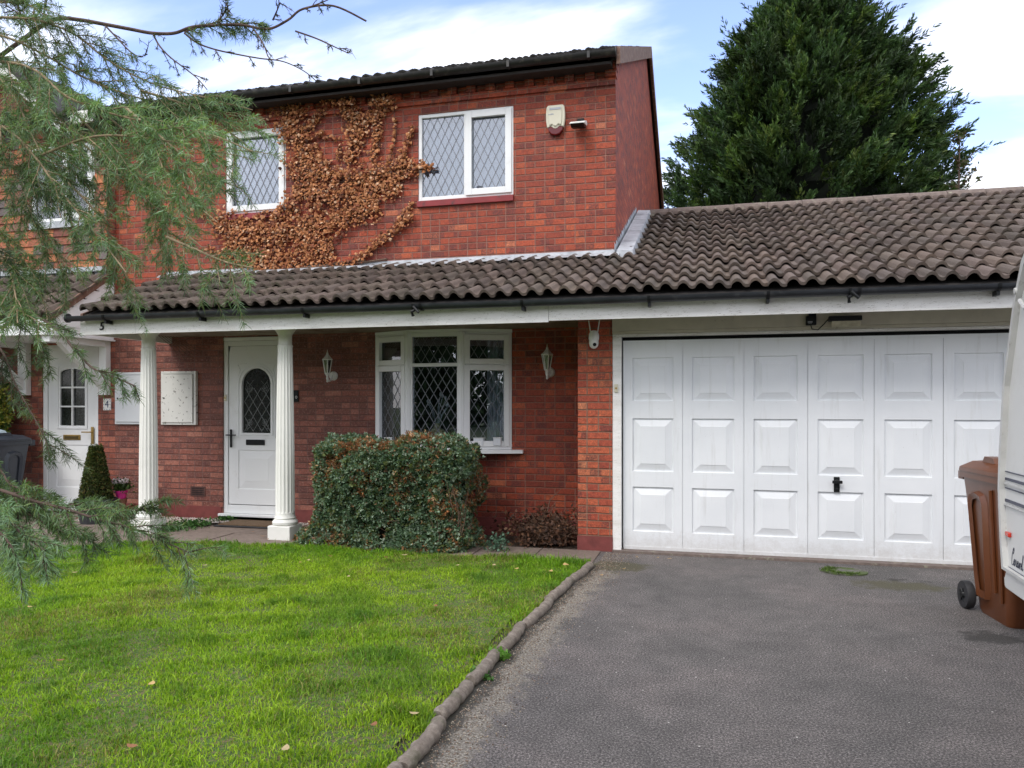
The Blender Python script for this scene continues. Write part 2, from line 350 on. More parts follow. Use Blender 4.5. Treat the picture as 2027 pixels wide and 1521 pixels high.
def mk_asphalt():
    t = NT('asphalt'); x, y, z = t.sep(t.obj)
    g = t.noise(95, 6, rough=.9); g2 = t.vor(190); big = t.noise(.9, 5, rough=.6); mid = t.noise(5, 5, rough=.65)
    st = t.scale(t.obj, 1, .35, 1)
    col = t.ramp(g, [(.42, (.016, .015, .014)), (.49, (.085, .079, .076)), (.55, (.175, .164, .157)), (.66, (.54, .51, .48))])
    col = t.mix(1.0, col, t.ramp(big, [(.3, (.72, .72, .72)), (.5, (1.0, .97, .97)), (.7, (1.25, 1.16, 1.15))]), 'MULTIPLY')
    col = t.mix(1.0, col, t.ramp(mid, [(.3, (.8,)*3), (.7, (1.18,)*3)]), 'MULTIPLY')
    wh = t.sstep(t.white(t.vor(28, out='Position')), .965, .97); spot = t.math('LESS_THAN', t.vor(28), .13)
    col = t.mix(t.math('MULTIPLY', wh, spot), col, (.62, .6, .56))
    # distance from the kerb line -> loose pale grit and moss beside it
    n3 = t.noise(7, 7, rough=.7)
    kd = t.n.new('ShaderNodeAttribute'); kd.attribute_name = 'Col'
    k = t.sep(kd.outputs['Vector'])
    grit = t.sstep(t.math('ADD', k[0], t.math('MULTIPLY', t.math('SUBTRACT', n3, .5), 1.3)), .42, .72)
    gc = t.ramp(t.noise(85, 6, rough=.85), [(.36, (.035, .03, .02)), (.5, (.17, .15, .12)), (.64, (.6, .56, .5))])
    col = t.mix(t.math('MULTIPLY', grit, .85), col, gc)
    mossk = t.sstep(t.math('ADD', k[1], t.math('MULTIPLY', t.math('SUBTRACT', n3, .5), 1.6)), .45, .75)
    mc = t.ramp(t.noise(90, 5), [(.3, (.03, .032, .012)), (.6, (.085, .075, .035)), (.8, (.12, .13, .03))])
    col = t.mix(t.math('MULTIPLY', mossk, .8), col, mc)
    dark_ground = t.sstep(t.math('ADD', k[2], t.math('MULTIPLY', t.math('SUBTRACT', n3, .5), 1.6)), .45, .7)
    col = t.mix(t.math('MULTIPLY', dark_ground, .75), col, (.025, .023, .02))
    t.bump(t.math('ADD', g, t.math('MULTIPLY', mid, .4)), .9, .006)
    return t.done(col, .8)
M['asphalt'] = mk_asphalt()
def mk_slab():
    t = NT('paving_slab'); n = t.noise(30, 7, rough=.7)
    at = t.n.new('ShaderNodeAttribute'); at.attribute_name = 'Col'
    col = t.ramp(n, [(.3, (.13, .10, .085)), (.6, (.225, .18, .155)), (.8, (.32, .27, .24))])
    col = t.mix(1.0, col, at.outputs['Color'], 'MULTIPLY')
    w = t.n.new('ShaderNodeTexWave'); w.inputs['Scale'].default_value = 9; w.inputs['Distortion'].default_value = 1.5; t.l.new(t.obj, w.inputs[0]); w.bands_direction = 'Y'
    col = t.mix(.25, col, t.ramp(w.outputs['Fac'], [(0, (.1, .075, .06)), (1, (.26, .2, .17))]))
    ms = t.sstep(t.noise(4, 6), .56, .7); col = t.mix(t.math('MULTIPLY', ms, .5), col, (.07, .065, .04))
    t.bump(n, .5, .006); return t.done(col, .8)
M['slab'] = mk_slab()
M['soil'] = simple('soil', (.06, .042, .03), 1, .5, 20, bump=1, bscale=50)
M['turf'] = simple('turf_base', (.06, .11, .018), 1, .6, 60, bump=1, bscale=80, dirt=(.13, .1, .05), dscale=30, dthr=(.48, .6))
M['field'] = simple('far_ground', (.07, .09, .04), 1, .3, .2)
M['drain'] = simple('drain_cover', (.12, .115, .1), .8, .3, 15, bump=.6, dirt=(.06, .09, .02), dscale=6, dthr=(.42, .55))
CLOUD_OFF = (1.3, .4, 0); SKYV = 1.25; CLOUDV = 5.9; SUNE = 1.0; EXPO = 1.0
# ================================================================ geometry constants
XR, XL, YW = -1.0, -7.69, 8.5        # right corner, party line, front wall plane
YE, ZE, XRR = 6.98, 2.50, 3.92       # porch/garage eave line, right verge
TP = tan(R(22.5))
YRG = 11.05; ZRG = ZE+TP*(YRG-YE)
FW = ((0, YW), (1, 0), (0, -1))      # frame of the front wall: u = x, n outwards
GRD = 0.0
# ---------------------------------------------------------------- house
house = thing('brick_house', (-1, 8.5, 0), 'red brick house with tiled porch, white double garage door and dead creeper on its wall', 'house')
def wall_holes(mb, x0, x1, z0, z1, holes, y, depth):
    xs = sorted({x0, x1}|{h[0] for h in holes}|{h[1] for h in holes}); zs = sorted({z0, z1}|{h[2] for h in holes}|{h[3] for h in holes})
    for i in range(len(xs)-1):
        for j in range(len(zs)-1):
            cx, cz = (xs[i]+xs[i+1])/2, (zs[j]+zs[j+1])/2
            if any(h[0] < cx < h[1] and h[2] < cz < h[3] for h in holes): continue
            mb.add([(xs[i],y,zs[j]),(xs[i+1],y,zs[j]),(xs[i+1],y,zs[j+1]),(xs[i],y,zs[j+1])], [(0,1,2,3)])
    for (a, b, c, d) in holes:
        e = y+depth
        mb.add([(a,y,c),(a,e,c),(a,e,d),(a,y,d)], [(0,1,2,3)]); mb.add([(b,y,c),(b,e,c),(b,e,d),(b,y,d)], [(0,3,2,1)])
        mb.add([(a,y,d),(a,e,d),(b,e,d),(b,y,d)], [(0,1,2,3)]); mb.add([(a,y,c),(b,y,c),(b,e,c),(a,e,c)], [(0,1,2,3)])
W1 = (-5.994, -5.13, 3.915, 4.975); W2 = (-3.357, -2.182, 3.912, 4.948)
DR = (-6.04, -5.09, .06, 2.35); BAY = (-3.92, -2.195, .93, 2.33)
mb = MB(); wall_holes(mb, -3.92, XR, .17, 2.62, [BAY], YW, .24); wall_holes(mb, XL, XR, 2.62, 5.2, [W1, W2], YW, .24)
build('wall', mb, M['brick'], house, fix=False)
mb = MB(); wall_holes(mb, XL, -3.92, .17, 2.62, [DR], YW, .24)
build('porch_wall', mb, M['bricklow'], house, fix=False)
mb = MB()                                     # painted plinth courses
mb.box(XL, DR[0]-.01, YW-.012, YW+.2, -.1, .17); mb.box(DR[1]+.01, XR, YW-.012, YW+.2, -.1, .17)
build('plinth', mb, M['plinth'], house)
# corbelled brick cornice: dentils and a projecting course
mb = MB()
mb.box(XL, XR-.001, YW-.03, YW+.05, 5.06, 5.135)
x = XR-.0; k = 0
while x > XL+.3:
    w = .105
    if k % 2 == 0: mb.box(x-w, x, YW-.052, YW+.05, 5.137, 5.213)
    else: mb.box(x-w, x, YW-.012, YW+.05, 5.137, 5.213)
    x -= .1165; k += 1
mb.box(XR-.11, XR+.012, YW-.075, YW+.05, 5.14, 5.213); mb.box(XR-.11, XR+.02, YW-.12, YW+.05, 5.2135, 5.29); mb.box(XR-.11, XR+.03, YW-.2, YW+.05, 5.2905, 5.36)
build('cornice', mb, M['brick'], house)
# gable, party and back walls
YR, ZR0, ZEV = 12.9, 7.42, 5.43
mb = MB(); g = [(YW+.001, -.1), (YW+.001, 5.34), (YR, ZR0-.04), (2*YR-YW, 5.34), (2*YR-YW, -.1)]
mb.prism(g, 'x', XR-.25, XR); mb.prism(g, 'x', XL, XL+.2)
mb.box(XL+.2, XR-.25, 2*YR-YW-.25, 2*YR-YW-.002, -.1, 5.32)
build('gable_wall', mb, M['brickg'], house)
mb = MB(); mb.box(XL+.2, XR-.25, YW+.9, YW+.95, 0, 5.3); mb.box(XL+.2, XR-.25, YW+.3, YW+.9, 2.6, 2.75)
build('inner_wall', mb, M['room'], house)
# ---------------------------------------------------------------- roofs
def tile_roof(name, mat, parent, segs, ye, ze, pitch, rows, gauge=.345, roll=.155, amp=.05, ns=9, seed=1, tone=(.68, 1.3), lift=.05):
    """segs(row)->(x0,x1).  Each course is its own strip of rolled tiles lapping the one below."""
    r = random.Random(seed); cp, sp = cos(pitch), sin(pitch); mb = MB()
    def P(x, s, h): return (x, ye+s*cp-h*sp, ze+s*sp+h*cp)
    for row in range(rows):
        x0, x1 = segs(row); n = int(round((x1-x0)/roll)); s0 = row*gauge; s1 = s0+gauge*1.12
        for i in range(n):
            xa = x0+i*roll; t = r.uniform(*tone); j = r.uniform(-.006, .006); js = r.uniform(-.01, .01); c = (t*r.uniform(.96, 1.05), t, t*r.uniform(.94, 1.04))
            vs = []
            for k in range(ns+1):
                q = k/ns; xx = xa+q*roll*1.03
                h = amp*max(0, sin(pi*q/.68))**.7 if q < .68 else -.006*sin(pi*(q-.68)/.32)
                h += j
                vs += [P(xx, s0+js, h+lift), P(xx, s1, h+.002), P(xx, s0+js, h+lift-.028), P(xx, s0+js+.05, h+lift-.032)]
            fs = []
            for k in range(ns):
                a = 4*k; b = a+4
                fs += [(a, b, b+1, a+1), (a+2, b+2, b, a), (a+3, b+3, b+2, a+2)]
            # side closure of the roll's edge
            fs += [(0, 1, 3, 2), (4*ns, 4*ns+2, 4*ns+3, 4*ns+1)]
            mb.add(vs, fs, c)
    o = build(name, mb, mat, parent, fix=False); return o
NP = 5
tile_roof('lower_roof', M['tile'], house, lambda r: (-6.78, XRR-.02) if r < NP-.5 else (-6.78+38*.155, XRR-.02), YE, ZE, R(22.5), 13, gauge=(YRG-YE)/cos(R(22.5))/12.9)
mb = MB()    # underlay boards below the tiles and rear slope
mb.prism([(YE+.03, ZE-.012), (YW, ZE+TP*(YW-YE)-.012), (YW, ZE+TP*(YW-YE)-.05), (YE+.03, ZE-.05)], 'x', -6.74, XRR-.06)
mb.prism([(YW+.001, ZE+TP*(YW-YE)-.012), (YRG, ZRG-.012), (2*YRG-YE, ZE), (2*YRG-YE, ZE-.05), (YRG, ZRG-.06), (YW+.001, ZE+TP*(YW-YE)-.06)], 'x', XR+.002, XRR-.06)
build('roof_deck', mb, M['tiledark'], house)
mb = MB(); n = 11
for i in range(n):
    a = XR+.02+i*(XRR-XR-.04)/n; b = XR+.02+(i+1)*(XRR-XR-.04)/n; dz = .004*(i % 2)
    pts = [(YRG+.13*cos(q), ZRG-.02+dz+.115*sin(q)) for q in [pi*k/8 for k in range(9)]]
    mb.prism(pts, 'x', a+.003, b-.003)
build('ridge', mb, M['ridge'], house)
mb = MB(); mb.prism([(YE, ZE+.0), (YE, ZE-.10), (YRG, ZRG-.10), (YRG, ZRG)], 'x', XRR-.05, XRR-.02)
build('verge_board', mb, M['verge'], house); mb = MB(); mb.prism([(YE+.02, ZE-.002), (YE+.02, ZE-.09), (YW, ZE+TP*(YW-YE)-.09), (YW, ZE+TP*(YW-YE)-.002)], 'x', -6.80, -6.77)
build('verge_board', mb, M['verge'], house)
# main roof
YM, ZM = 8.22, 5.28; PM = atan((ZR0-ZM)/(YR-YM))
tile_roof('upper_roof', M['tiledark'], house, lambda r: (XL+.02, XR+.06), YM, ZM, PM, 15, gauge=(YR-YM)/cos(PM)/15, roll=.155, ns=6, amp=.042)
mb = MB(); mb.prism([(YM+.02, ZM-.01), (YR, ZR0-.01), (2*YR-YM, ZM-.01), (2*YR-YM, ZM-.06), (YR, ZR0-.06), (YM+.02, ZM-.06)], 'x', XL+.02, XR+.04)
mb.prism([(YM+.02, ZM-.012), (YM+.02, ZM-.09), (YW+.02, ZM-.064), (YW+.02, ZM+.05)], 'x', XL+.02, XR-.02)
build('eaves_board', mb, M['darkwood'], house)
mb = MB()
tp = (ZR0-ZM)/(YR-YM)
mb.prism([(YM-.02, ZM+.07), (YR, ZR0+.07), (YR, ZR0-.12), (YM-.02, ZM-.12)], 'x', XR+.045, XR+.085)
mb.prism([(YR+.001, ZR0+.07), (2*YR-YM, ZM+.07), (2*YR-YM, ZM-.12), (YR+.001, ZR0-.12)], 'x', XR+.045, XR+.085)
build('bargeboard', mb, M['verge'], house)
def half_round(mb, x0, x1, y, z, r, n=10):
    V = []
    for x in (x0, x1):
        for rr in (r, r-.006):
            for k in range(n+1): V.append((x, y+rr*cos(pi+pi*k/n), z+rr*sin(pi+pi*k/n)))
    m = n+1; F = []
    for k in range(n):
        F += [(k, k+1, 2*m+k+1, 2*m+k), (m+k, 3*m+k, 3*m+k+1, m+k+1), (k, m+k, m+k+1, k+1), (2*m+k, 2*m+k+1, 3*m+k+1, 3*m+k)]
    F += [(0, 2*m, 3*m, m), (n, m+n, 3*m+n, 2*m+n)]
    mb.add(V, F)
mb = MB(); half_round(mb, XL+.02, XR+.04, YM-.035, ZM+.02, .062); mb.cyl((XR+.035, YM-.035, ZM-.0), (1, 0, 0), .061, .012)
x = XR-.25
while x > XL: mb.box(x-.015, x+.015, YM-.10, YM-.02, ZM-.05, ZM+.024); x -= .9
build('upper_gutter', mb, M['gutterold'], house, smooth=True)
mb = MB(); half_round(mb, -6.93, XRR-.03, YE-.015, ZE-.035, .054)
mb.cyl((-6.945, YE-.015, ZE-.05), (1, 0, 0), .052, .02)
gut = build('porch_gutter', mb, M['gutter'], house, smooth=True)
for px in (210, 397, 603, 1035, 1285, 1520, 1975):
    X = at_y(px, 600, YE-.015)[0]; b = MB(); half_round(b, X-.014, X+.014, YE-.015, ZE-.034, .061); b.box(X-.012, X+.012, YE-.03, YE+.07, ZE-.125, ZE-.085); build('bracket', b, M['black'], gut, smooth=True)
for px in (828, 1690):                         # gutter unions with stub pipes
    X = at_y(px, 600, YE-.015)[0]; b = MB(); half_round(b, X-.05, X-.025, YE-.015, ZE-.034, .065); half_round(b, X+.025, X+.05, YE-.015, ZE-.034, .065)
    b.tube([(X-.01, YE-.05, ZE-.085), (X-.05, YE-.07, ZE-.11), (X-.04, YE-.05, ZE-.15)], .016); b.tube([(X-.03, YE-.07, ZE-.06), (X+.03, YE-.08, ZE-.12)], .014)
    build('gutter_union', b, M['black'], gut, smooth=True)
# fascia, soffit
mb = MB()
for a, b_, dz in ((-6.86, -6.12, 0), (-6.116, -1.47, .001), (-1.466, XRR-.05, .014)): mb.box(a, b_, YE+.08, YE+.105, 2.268+dz, 2.45)
build('fascia', mb, M['fascia'], house)
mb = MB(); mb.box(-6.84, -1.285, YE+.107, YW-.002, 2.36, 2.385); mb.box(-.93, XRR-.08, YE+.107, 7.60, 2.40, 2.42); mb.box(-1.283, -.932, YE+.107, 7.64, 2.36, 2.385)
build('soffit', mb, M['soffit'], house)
mb = MB(); mb.prism([(YE+.11, 2.28), (YW-.002, 2.28), (YW-.002, 3.05), (YE+.11, 2.47)], 'x', -6.85, -6.80)
build('porch_cheek', mb, M['fascia'], house)
# lead flashing
mb = MB()
zt = ZE+TP*(YW-YE)
xa = -6.88; i = 0
r = random.Random(3)
while xa < XR-.05:
    xb = min(xa+1.5+r.uniform(-.3, .3), XR+.06); o_ = .003*(i % 2)
    mb.add([(xa, YW-.004-o_, zt+.09), (xb, YW-.004-o_, zt+.09), (xb, YW-.008-o_, zt+.03+o_), (xa, YW-.008-o_, zt+.03+o_),
            (xb, YW-.15, zt+.022+o_), (xa, YW-.15, zt+.022+o_), (xb, YW-.19, zt-.012+o_), (xa, YW-.19, zt-.012+o_)],
           [(0, 1, 2, 3), (3, 2, 4, 5), (5, 4, 6, 7)])
    xa = xb-.02; i += 1
# stepped flashing up the gable
s = 0; L = (YRG-YW)/cos(R(22.5))
while s < L-.05:
    s2 = min(s+.42, L); ya, yb = YW+s*cos(R(22.5))-.15, YW+s2*cos(R(22.5))-.1; za, zb = ZE+TP*(ya-YE), ZE+TP*(yb-YE)
    q = .004*(1+(int(s/.4) % 2))
    mb.add([(XR+q, ya, za+.05), (XR+q, yb, zb+.05), (XR+.035, yb, zb+.112+q), (XR+.035, ya, za+.112+q), (XR+.2, yb, zb+.10+q), (XR+.2, ya, za+.10+q), (XR+.225, yb, zb+.0), (XR+.225, ya, za+.0)],
           [(0, 1, 2, 3), (3, 2, 4, 5), (5, 4, 6, 7), (0, 3, 5, 7)])
    k = 0
    while k < 3:
        y0 = ya+(yb-ya)*k/3; y1 = ya+(yb-ya)*(k+1)/3; z0_ = za+(zb-za)*k/3; z1_ = za+(zb-za)*(k+1)/3
        mb.add([(XR+q, y0, z0_+.04), (XR+q, y1, z1_+.04), (XR+q+.001, y1, z1_+.14), (XR+q+.001, y0, z1_+.14)], [(0, 1, 2, 3)]); k += 1
    s += .4
build('flashing', mb, M['lead'], house, fix=False, smooth=True)
# pillar
mb = MB(); mb.box(-1.284, -.934, 7.65, YW-.001, .15, 2.42); build('pillar', mb, M['brickp'], house)
mb = MB(); mb.box(-1.29, -.93, 7.644, YW-.002, -.1, .149); build('pillar_plinth', mb, M['plinth'], house)
# ---------------------------------------------------------------- garage
mb = MB()
mb.box(-.932, -.845, 7.655, 7.75, 0.0, 2.165); mb.box(3.275, 3.38, 7.655, 7.75, 0, 2.165)
mb.box(-.932, 3.38, 7.648, 7.75, 2.166, 2.19)
build('door_frame', mb, M['fascia'], house, bevel=.004)
mb = MB(); mb.box(-.932, 3.38, 7.635, 7.76, 2.192, 2.222); mb.box(-.932, 3.38, 7.62, 7.76, 2.224, 2.41); build('lintel_board', mb, M['beige'], house, bevel=.003)
mb = MB(); mb.box(3.381, 3.86, 7.65, 7.9, 0, 2.4); mb.box(3.62, 3.86, 7.9, 15, -.1, 2.42); mb.prism([(7.9, 2.42), (15, 2.42), (YRG, ZRG-.1)], 'x', 3.62, 3.86); mb.box(XR+.01, 3.62, 14.8, 15, 0, 2.4)
build('garage_wall', mb, M['brickp'], house)
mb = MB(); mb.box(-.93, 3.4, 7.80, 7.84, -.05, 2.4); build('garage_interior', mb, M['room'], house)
gd = MB(); GX0, GX1, GZ0, GZ1, GY = -.828, 3.258, .035, 2.13, 7.725
PW = (GX1-GX0)/7
def panel_face(mb, x0, x1, z0, z1, rects, y, dp=.018, ins=.075):
    """flat face with recessed raised-and-fielded panels"""
    xs = sorted({x0, x1}|{q[0] for q in rects}|{q[1] for q in rects}); zs = sorted({z0, z1}|{q[2] for q in rects}|{q[3] for q in rects})
    for i in range(len(xs)-1):
        for j in range(len(zs)-1):
            cx, cz = (xs[i]+xs[i+1])/2, (zs[j]+zs[j+1])/2
            if any(q[0] < cx < q[1] and q[2] < cz < q[3] for q in rects): continue
            mb.add([(xs[i],y,zs[j]),(xs[i+1],y,zs[j]),(xs[i+1],y,zs[j+1]),(xs[i],y,zs[j+1])], [(0,1,2,3)])
    for (a, b, c, d) in rects:
        rings = [(0, 0), (.005, dp), (.016, dp*.95), (ins, dp*.05), (ins+.002, -dp*.1), (ins+.006, -dp*.15)]
        V = []; F = []
        for (q, dy) in rings: V += [(a+q, y+dy, c+q), (b-q, y+dy, c+q), (b-q, y+dy, d-q), (a+q, y+dy, d-q)]
        for k in range(len(rings)-1):
            for e in range(4): F.append((4*k+e, 4*k+(e+1) % 4, 4*k+4+(e+1) % 4, 4*k+4+e))
        k = 4*(len(rings)-1); F.append((k, k+1, k+2, k+3)); mb.add(V, F)
for i in range(7):
    a = GX0+i*PW; c = a+PW
    rects = [(a+.09, c-.09, z0, z1) for (z0, z1) in ((.205, .655), (.81, 1.345), (1.52, 1.955))]
    panel_face(gd, a+.003, c-.003, GZ0, GZ1-.03, rects, GY)
    gd.add([(c-.003, GY, GZ0), (c-.003, GY+.006, GZ0), (c-.003, GY+.006, GZ1), (c-.003, GY, GZ1)], [(0, 1, 2, 3)])
    gd.add([(c-.003, GY+.006, GZ0), (c+.003, GY+.006, GZ0), (c+.003, GY+.006, GZ1), (c-.003, GY+.006, GZ1)], [(0, 1, 2, 3)])
gd.box(GX0, GX1, GY-.006, GY+.02, GZ1-.03, GZ1); gd.box(GX0, GX1, GY-.008, GY+.02, GZ0-.012, GZ0+.02)
gd.box(GX0-.004, GX0+.004, GY-.007, GY+.02, GZ0, GZ1)
gdo = build('garage_door', gd, M['door'], house, fix=False)
mb = MB(); hx, _, hz = at_y(1656, 960, GY)
mb.box(hx-.026, hx+.026, GY-.014, GY-.001, hz-.07, hz+.075); mb.cyl((hx, GY-.014, hz+.03), (0, -1, 0), .022, .03); mb.box(hx-.045, hx+.045, GY-.055, GY-.04, hz+.015, hz+.045); mb.cyl((hx, GY-.014, hz-.04), (0, -1, 0), .012, .01)
build('handle', mb, M['black'], gdo, bevel=.006)
# ---------------------------------------------------------------- leaded windows
def lattice(mb, F, u0, u1, v0, v1, dw, dh, n, w=.0062, ph=(0, 0)):
    s = dh/dw; O, U, N = F
    for sg in (1, -1):
        c = -60
        while c < 60:
            # line v = v0 + ph + sg*s*(u-u0) + c*dh
            pts = []
            for (u) in (u0, u1):
                v = v0+ph[1]+sg*s*(u-u0)+c*dh
                if v0 <= v <= v1: pts.append((u, v))
            for v in (v0, v1):
                u = u0+(v-v0-ph[1]-c*dh)/(sg*s)
                if u0 < u < u1: pts.append((u, v))
            if len(pts) >= 2:
                (ua, va), (ub, vb) = pts[0], pts[1]; L = sqrt((ub-ua)**2+(vb-va)**2)
                if L > .01:
                    px_, pz_ = -(vb-va)/L*w/2, (ub-ua)/L*w/2
                    q = [(ua+px_, va+pz_), (ub+px_, vb+pz_), (ub-px_, vb-pz_), (ua-px_, va-pz_)]
                    P = lambda u, nn, v: (O[0]+u*U[0]+nn*N[0], O[1]+u*U[1]+nn*N[1], v)
                    mb.add([P(u, n, v) for u, v in q]+[P(u, n+.003, v) for u, v in q], [(4, 5, 6, 7), (0, 1, 5, 4), (2, 3, 7, 6), (0, 3, 2, 1)])
            c += 1
def glazed(parent, F, rect, n, dw=.094, dh=.187, gl='glass', double=True, lat=True):
    u0, u1, v0, v1 = rect; mb = MB(); mb.obox(F, u0, u1, n-.003, n, v0, v1); build('pane', mb, M[gl], parent)
    if lat:
        mb = MB(); lattice(mb, F, u0, u1, v0, v1, dw, dh, n+.001)
        if double: lattice(mb, F, u0, u1, v0, v1, dw, dh, n-.022, w=.0035)
        build('lead_lattice', mb, M['came'], parent, fix=False)
# upper right window
def window(name, parent, F, rect, cols, n0=-.07, n1=-.01):
    """cols: list of (u0,u1,opening) """
    u0, u1, v0, v1 = rect; mb = MB(); mb.frame(F, u0, u1, v0, v1, .042, n0, n1, wb=.05)
    for i, (a, b, op) in enumerate(cols):
        if i: mb.obox(F, a-.022, a+.022, n0, n1, v0+.05, v1-.042)
    w = build(name, mb, M['white'], parent, bevel=.004)
    for (a, b, op) in cols:
        ua = a+(.042 if a == u0 else .022); ub = b-(.042 if b == u1 else .022); va, vb = v0+.05, v1-.042
        if op:
            m2 = MB(); m2.frame(F, ua-.02, ub+.02, va-.02, vb+.02, .075, n1-.02, n1+.022); build('casement', m2, M['white'], w, bevel=.005)
            ua += .055; ub -= .055; va += .055; vb -= .055
        glazed(w, F, (ua, ub, va, vb), n1-.03)
    return w
w2 = window('window', house, FW, W2, [(W2[0], (W2[0]+W2[1])/2+.005, False), ((W2[0]+W2[1])/2+.005, W2[1], True)])
w1 = window('window', house, FW, W1, [(W1[0], W1[1], True)])
for w in (W1, W2):
    mb = MB(); mb.box(w[0]-.005, w[1]+.005, YW-.035, YW+.03, w[2]-.075, w[2]-.002); build('sill', mb, M['redwood'], house, bevel=.004)
    mb = MB(); rr = random.Random(5); n = 44                      # folded net curtain
    vs = []; 
    for k in range(n+1):
        u = w[0]+(w[1]-w[0])*k/n; y = YW+.2+.018*sin(k*1.1+rr.random()*.8); vs += [(u, y, w[2]+.02), (u, y, w[3]-.02)]
    mb.add(vs, [(2*k, 2*k+2, 2*k+3, 2*k+1) for k in range(n)]); build('curtain', mb, M['curtain'], house, fix=False, smooth=True)
    mb = MB(); mb.box(w[0], w[1], YW+.09, YW+.24, w[2]-.03, w[2]+.03); build('inner_sill', mb, M['white'], house)
# ---------------------------------------------------------------- front door
dm = MB(); dm.frame(FW, DR[0], DR[1], DR[2]+.03, 2.295, .062, -.09, -.02, wb=.105)
dm.obox(FW, DR[0], DR[1], -.09, -.015, 2.297, 2.345)
fd = build('front_door', dm, M['white'], house, bevel=.006)
mb = MB(); mb.obox(FW, DR[0]-.04, DR[1]+.04, -.09, .05, .055, .088); build('threshold', mb, M['white'], fd, bevel=.006)
lx0, lx1, lz0, lz1, ly = DR[0]+.067, DR[1]-.067, .205, 2.228, YW+.035
mb = MB()
ax0, ax1, az0, az1 = -5.775, -5.36, 1.12, 1.945
cxa = (ax0+ax1)/2; ra = (ax1-ax0)/2
# door leaf: outer face with arched opening
arc = [(cxa+ra*cos(q), az1-ra+ra*sin(q)) for q in [pi*k/16 for k in range(17)]]
outl = [(ax1, az0)]+arc+[(ax0, az0)]
def ringface(mb, inner, outer, y):
    n = len(inner); mb.add([(p[0], y, p[1]) for p in inner]+[(p[0], y, p[1]) for p in outer], [(i, (i+1) % n, n+(i+1) % n, n+i) for i in range(n)])
box_ = (lx0, lx1, 1.02, lz1)
outer = []
for p in outl:
    dx_, dz_ = p[0]-cxa, p[1]-(az0+az1)/2; k = min((( .5*(box_[1]-box_[0]))/abs(dx_)) if dx_ else 9, ((box_[3]-(az0+az1)/2)/dz_) if dz_ > 0 else (((az0+az1)/2-box_[2])/-dz_ if dz_ < 0 else 9))
    outer.append((min(max(cxa+dx_*k, box_[0]), box_[1]), min(max((az0+az1)/2+dz_*k, box_[2]), box_[3])))
ringface(mb, outl, outer, ly)
# corners left open by the radial projection
mb.box(lx0, lx1, ly+.001, ly+.004, 2.02, lz1); mb.box(lx0, ax0-.005, ly+.001, ly+.004, 1.0, lz1); mb.box(ax1+.005, lx1, ly+.001, ly+.004, 1.0, lz1)
panel_face(mb, lx0, lx1, lz0, 1.0205, [(ax0-.06, ax1+.06, .40, .90)], ly, dp=.01, ins=.10)
mb.box(lx0, lx1, ly+.006, ly+.03, 1.0, 1.06)
leaf = build('door_leaf', mb, M['white'], fd, fix=False)
mb = MB()   # moulded surround of the arched light
for off, w_, pr in ((.0, .028, .016), (.05, .01, .009)):
    ins = [(cxa+(ra+off)*cos(q), az1-ra+(ra+off)*sin(q)) for q in [pi*k/20 for k in range(21)]]
    path = [(ax1+off, az0-off)]+ins+[(ax0-off, az0-off)]
    o2 = [(cxa+(ra+off+w_)*cos(q), az1-ra+(ra+off+w_)*sin(q)) for q in [pi*k/20 for k in range(21)]]
    path2 = [(ax1+off+w_, az0-off-w_)]+o2+[(ax0-off-w_, az0-off-w_)]
    n = len(path); V = [(p[0], ly-pr, p[1]) for p in path]+[(p[0], ly-pr, p[1]) for p in path2]+[(p[0], ly+.03, p[1]) for p in path]+[(p[0], ly+.001, p[1]) for p in path2]
    F = [];
    for i in range(n):
        j = (i+1) % n; F += [(i, j, n+j, n+i), (n+i, n+j, 3*n+j, 3*n+i), (i, 2*n+i, 2*n+j, j)]
    mb.add(V, F)
for sx in (-1, 1):       # small corner swirls over the arch
    mb.tube([(cxa+sx*(ra+.055), ly-.003, az1-.10), (cxa+sx*(ra+.03), ly-.004, az1-.02), (cxa+sx*(ra+.06), ly-.003, az1+.05), (cxa+sx*(ra-.06), ly-.003, az1+.06)], .005, 5)
build('moulding', mb, M['white'], fd, fix=True, smooth=False)
mb = MB(); mb.add([(p[0], ly+.02, p[1]) for p in outl], [tuple(range(len(outl)))]); mb.box(ax0-.02, ax1+.02, ly+.03, ly+.035, az0-.02, az1+.02)
build('arched_glass', mb, M['obscure'], fd)
mb = MB(); F2 = ((0, ly+.018), (1, 0), (0, -1)); lattice(mb, F2, ax0+.02, ax1-.02, az0+.02, az1-.25, .125, .19, 0, w=.005)
for sx in (-1, 1):
    for (cz, q) in ((az0+.13, 1), (az1-.26, -1)):
        cc = cxa+sx*.105
        for a0 in range(5):
            g_ = 2*pi*a0/5; mb.tube([(cc+.022*cos(g_)+.022*cos(t_), ly+.014, cz+.024*sin(g_)+.024*sin(t_)) for t_ in [2*pi*k/8 for k in range(9)]], .0022, 4)
        mb.tube([(cc, ly+.014, cz-.05*q), (cc+sx*.04, ly+.014, cz-.08*q), (cc+sx*.06, ly+.014, cz-.02*q)], .003, 4); mb.tube([(cc-.05, ly+.014, cz-.10*q), (cc, ly+.014, cz-.05*q), (cc+.05, ly+.014, cz-.11*q)], .003, 4)
build('lead_lattice', mb, M['etch'], fd, fix=False)
mb = MB(); p = at_y(506, 876, ly); mb.box(p[0]-.135, p[0]+.135, ly-.012, ly-.001, p[2]-.035, p[2]+.035); build('letterbox', mb, M['black'], fd, bevel=.004)
mb = MB(); p = at_y(456, 866, YW-.0); hy = YW+.02
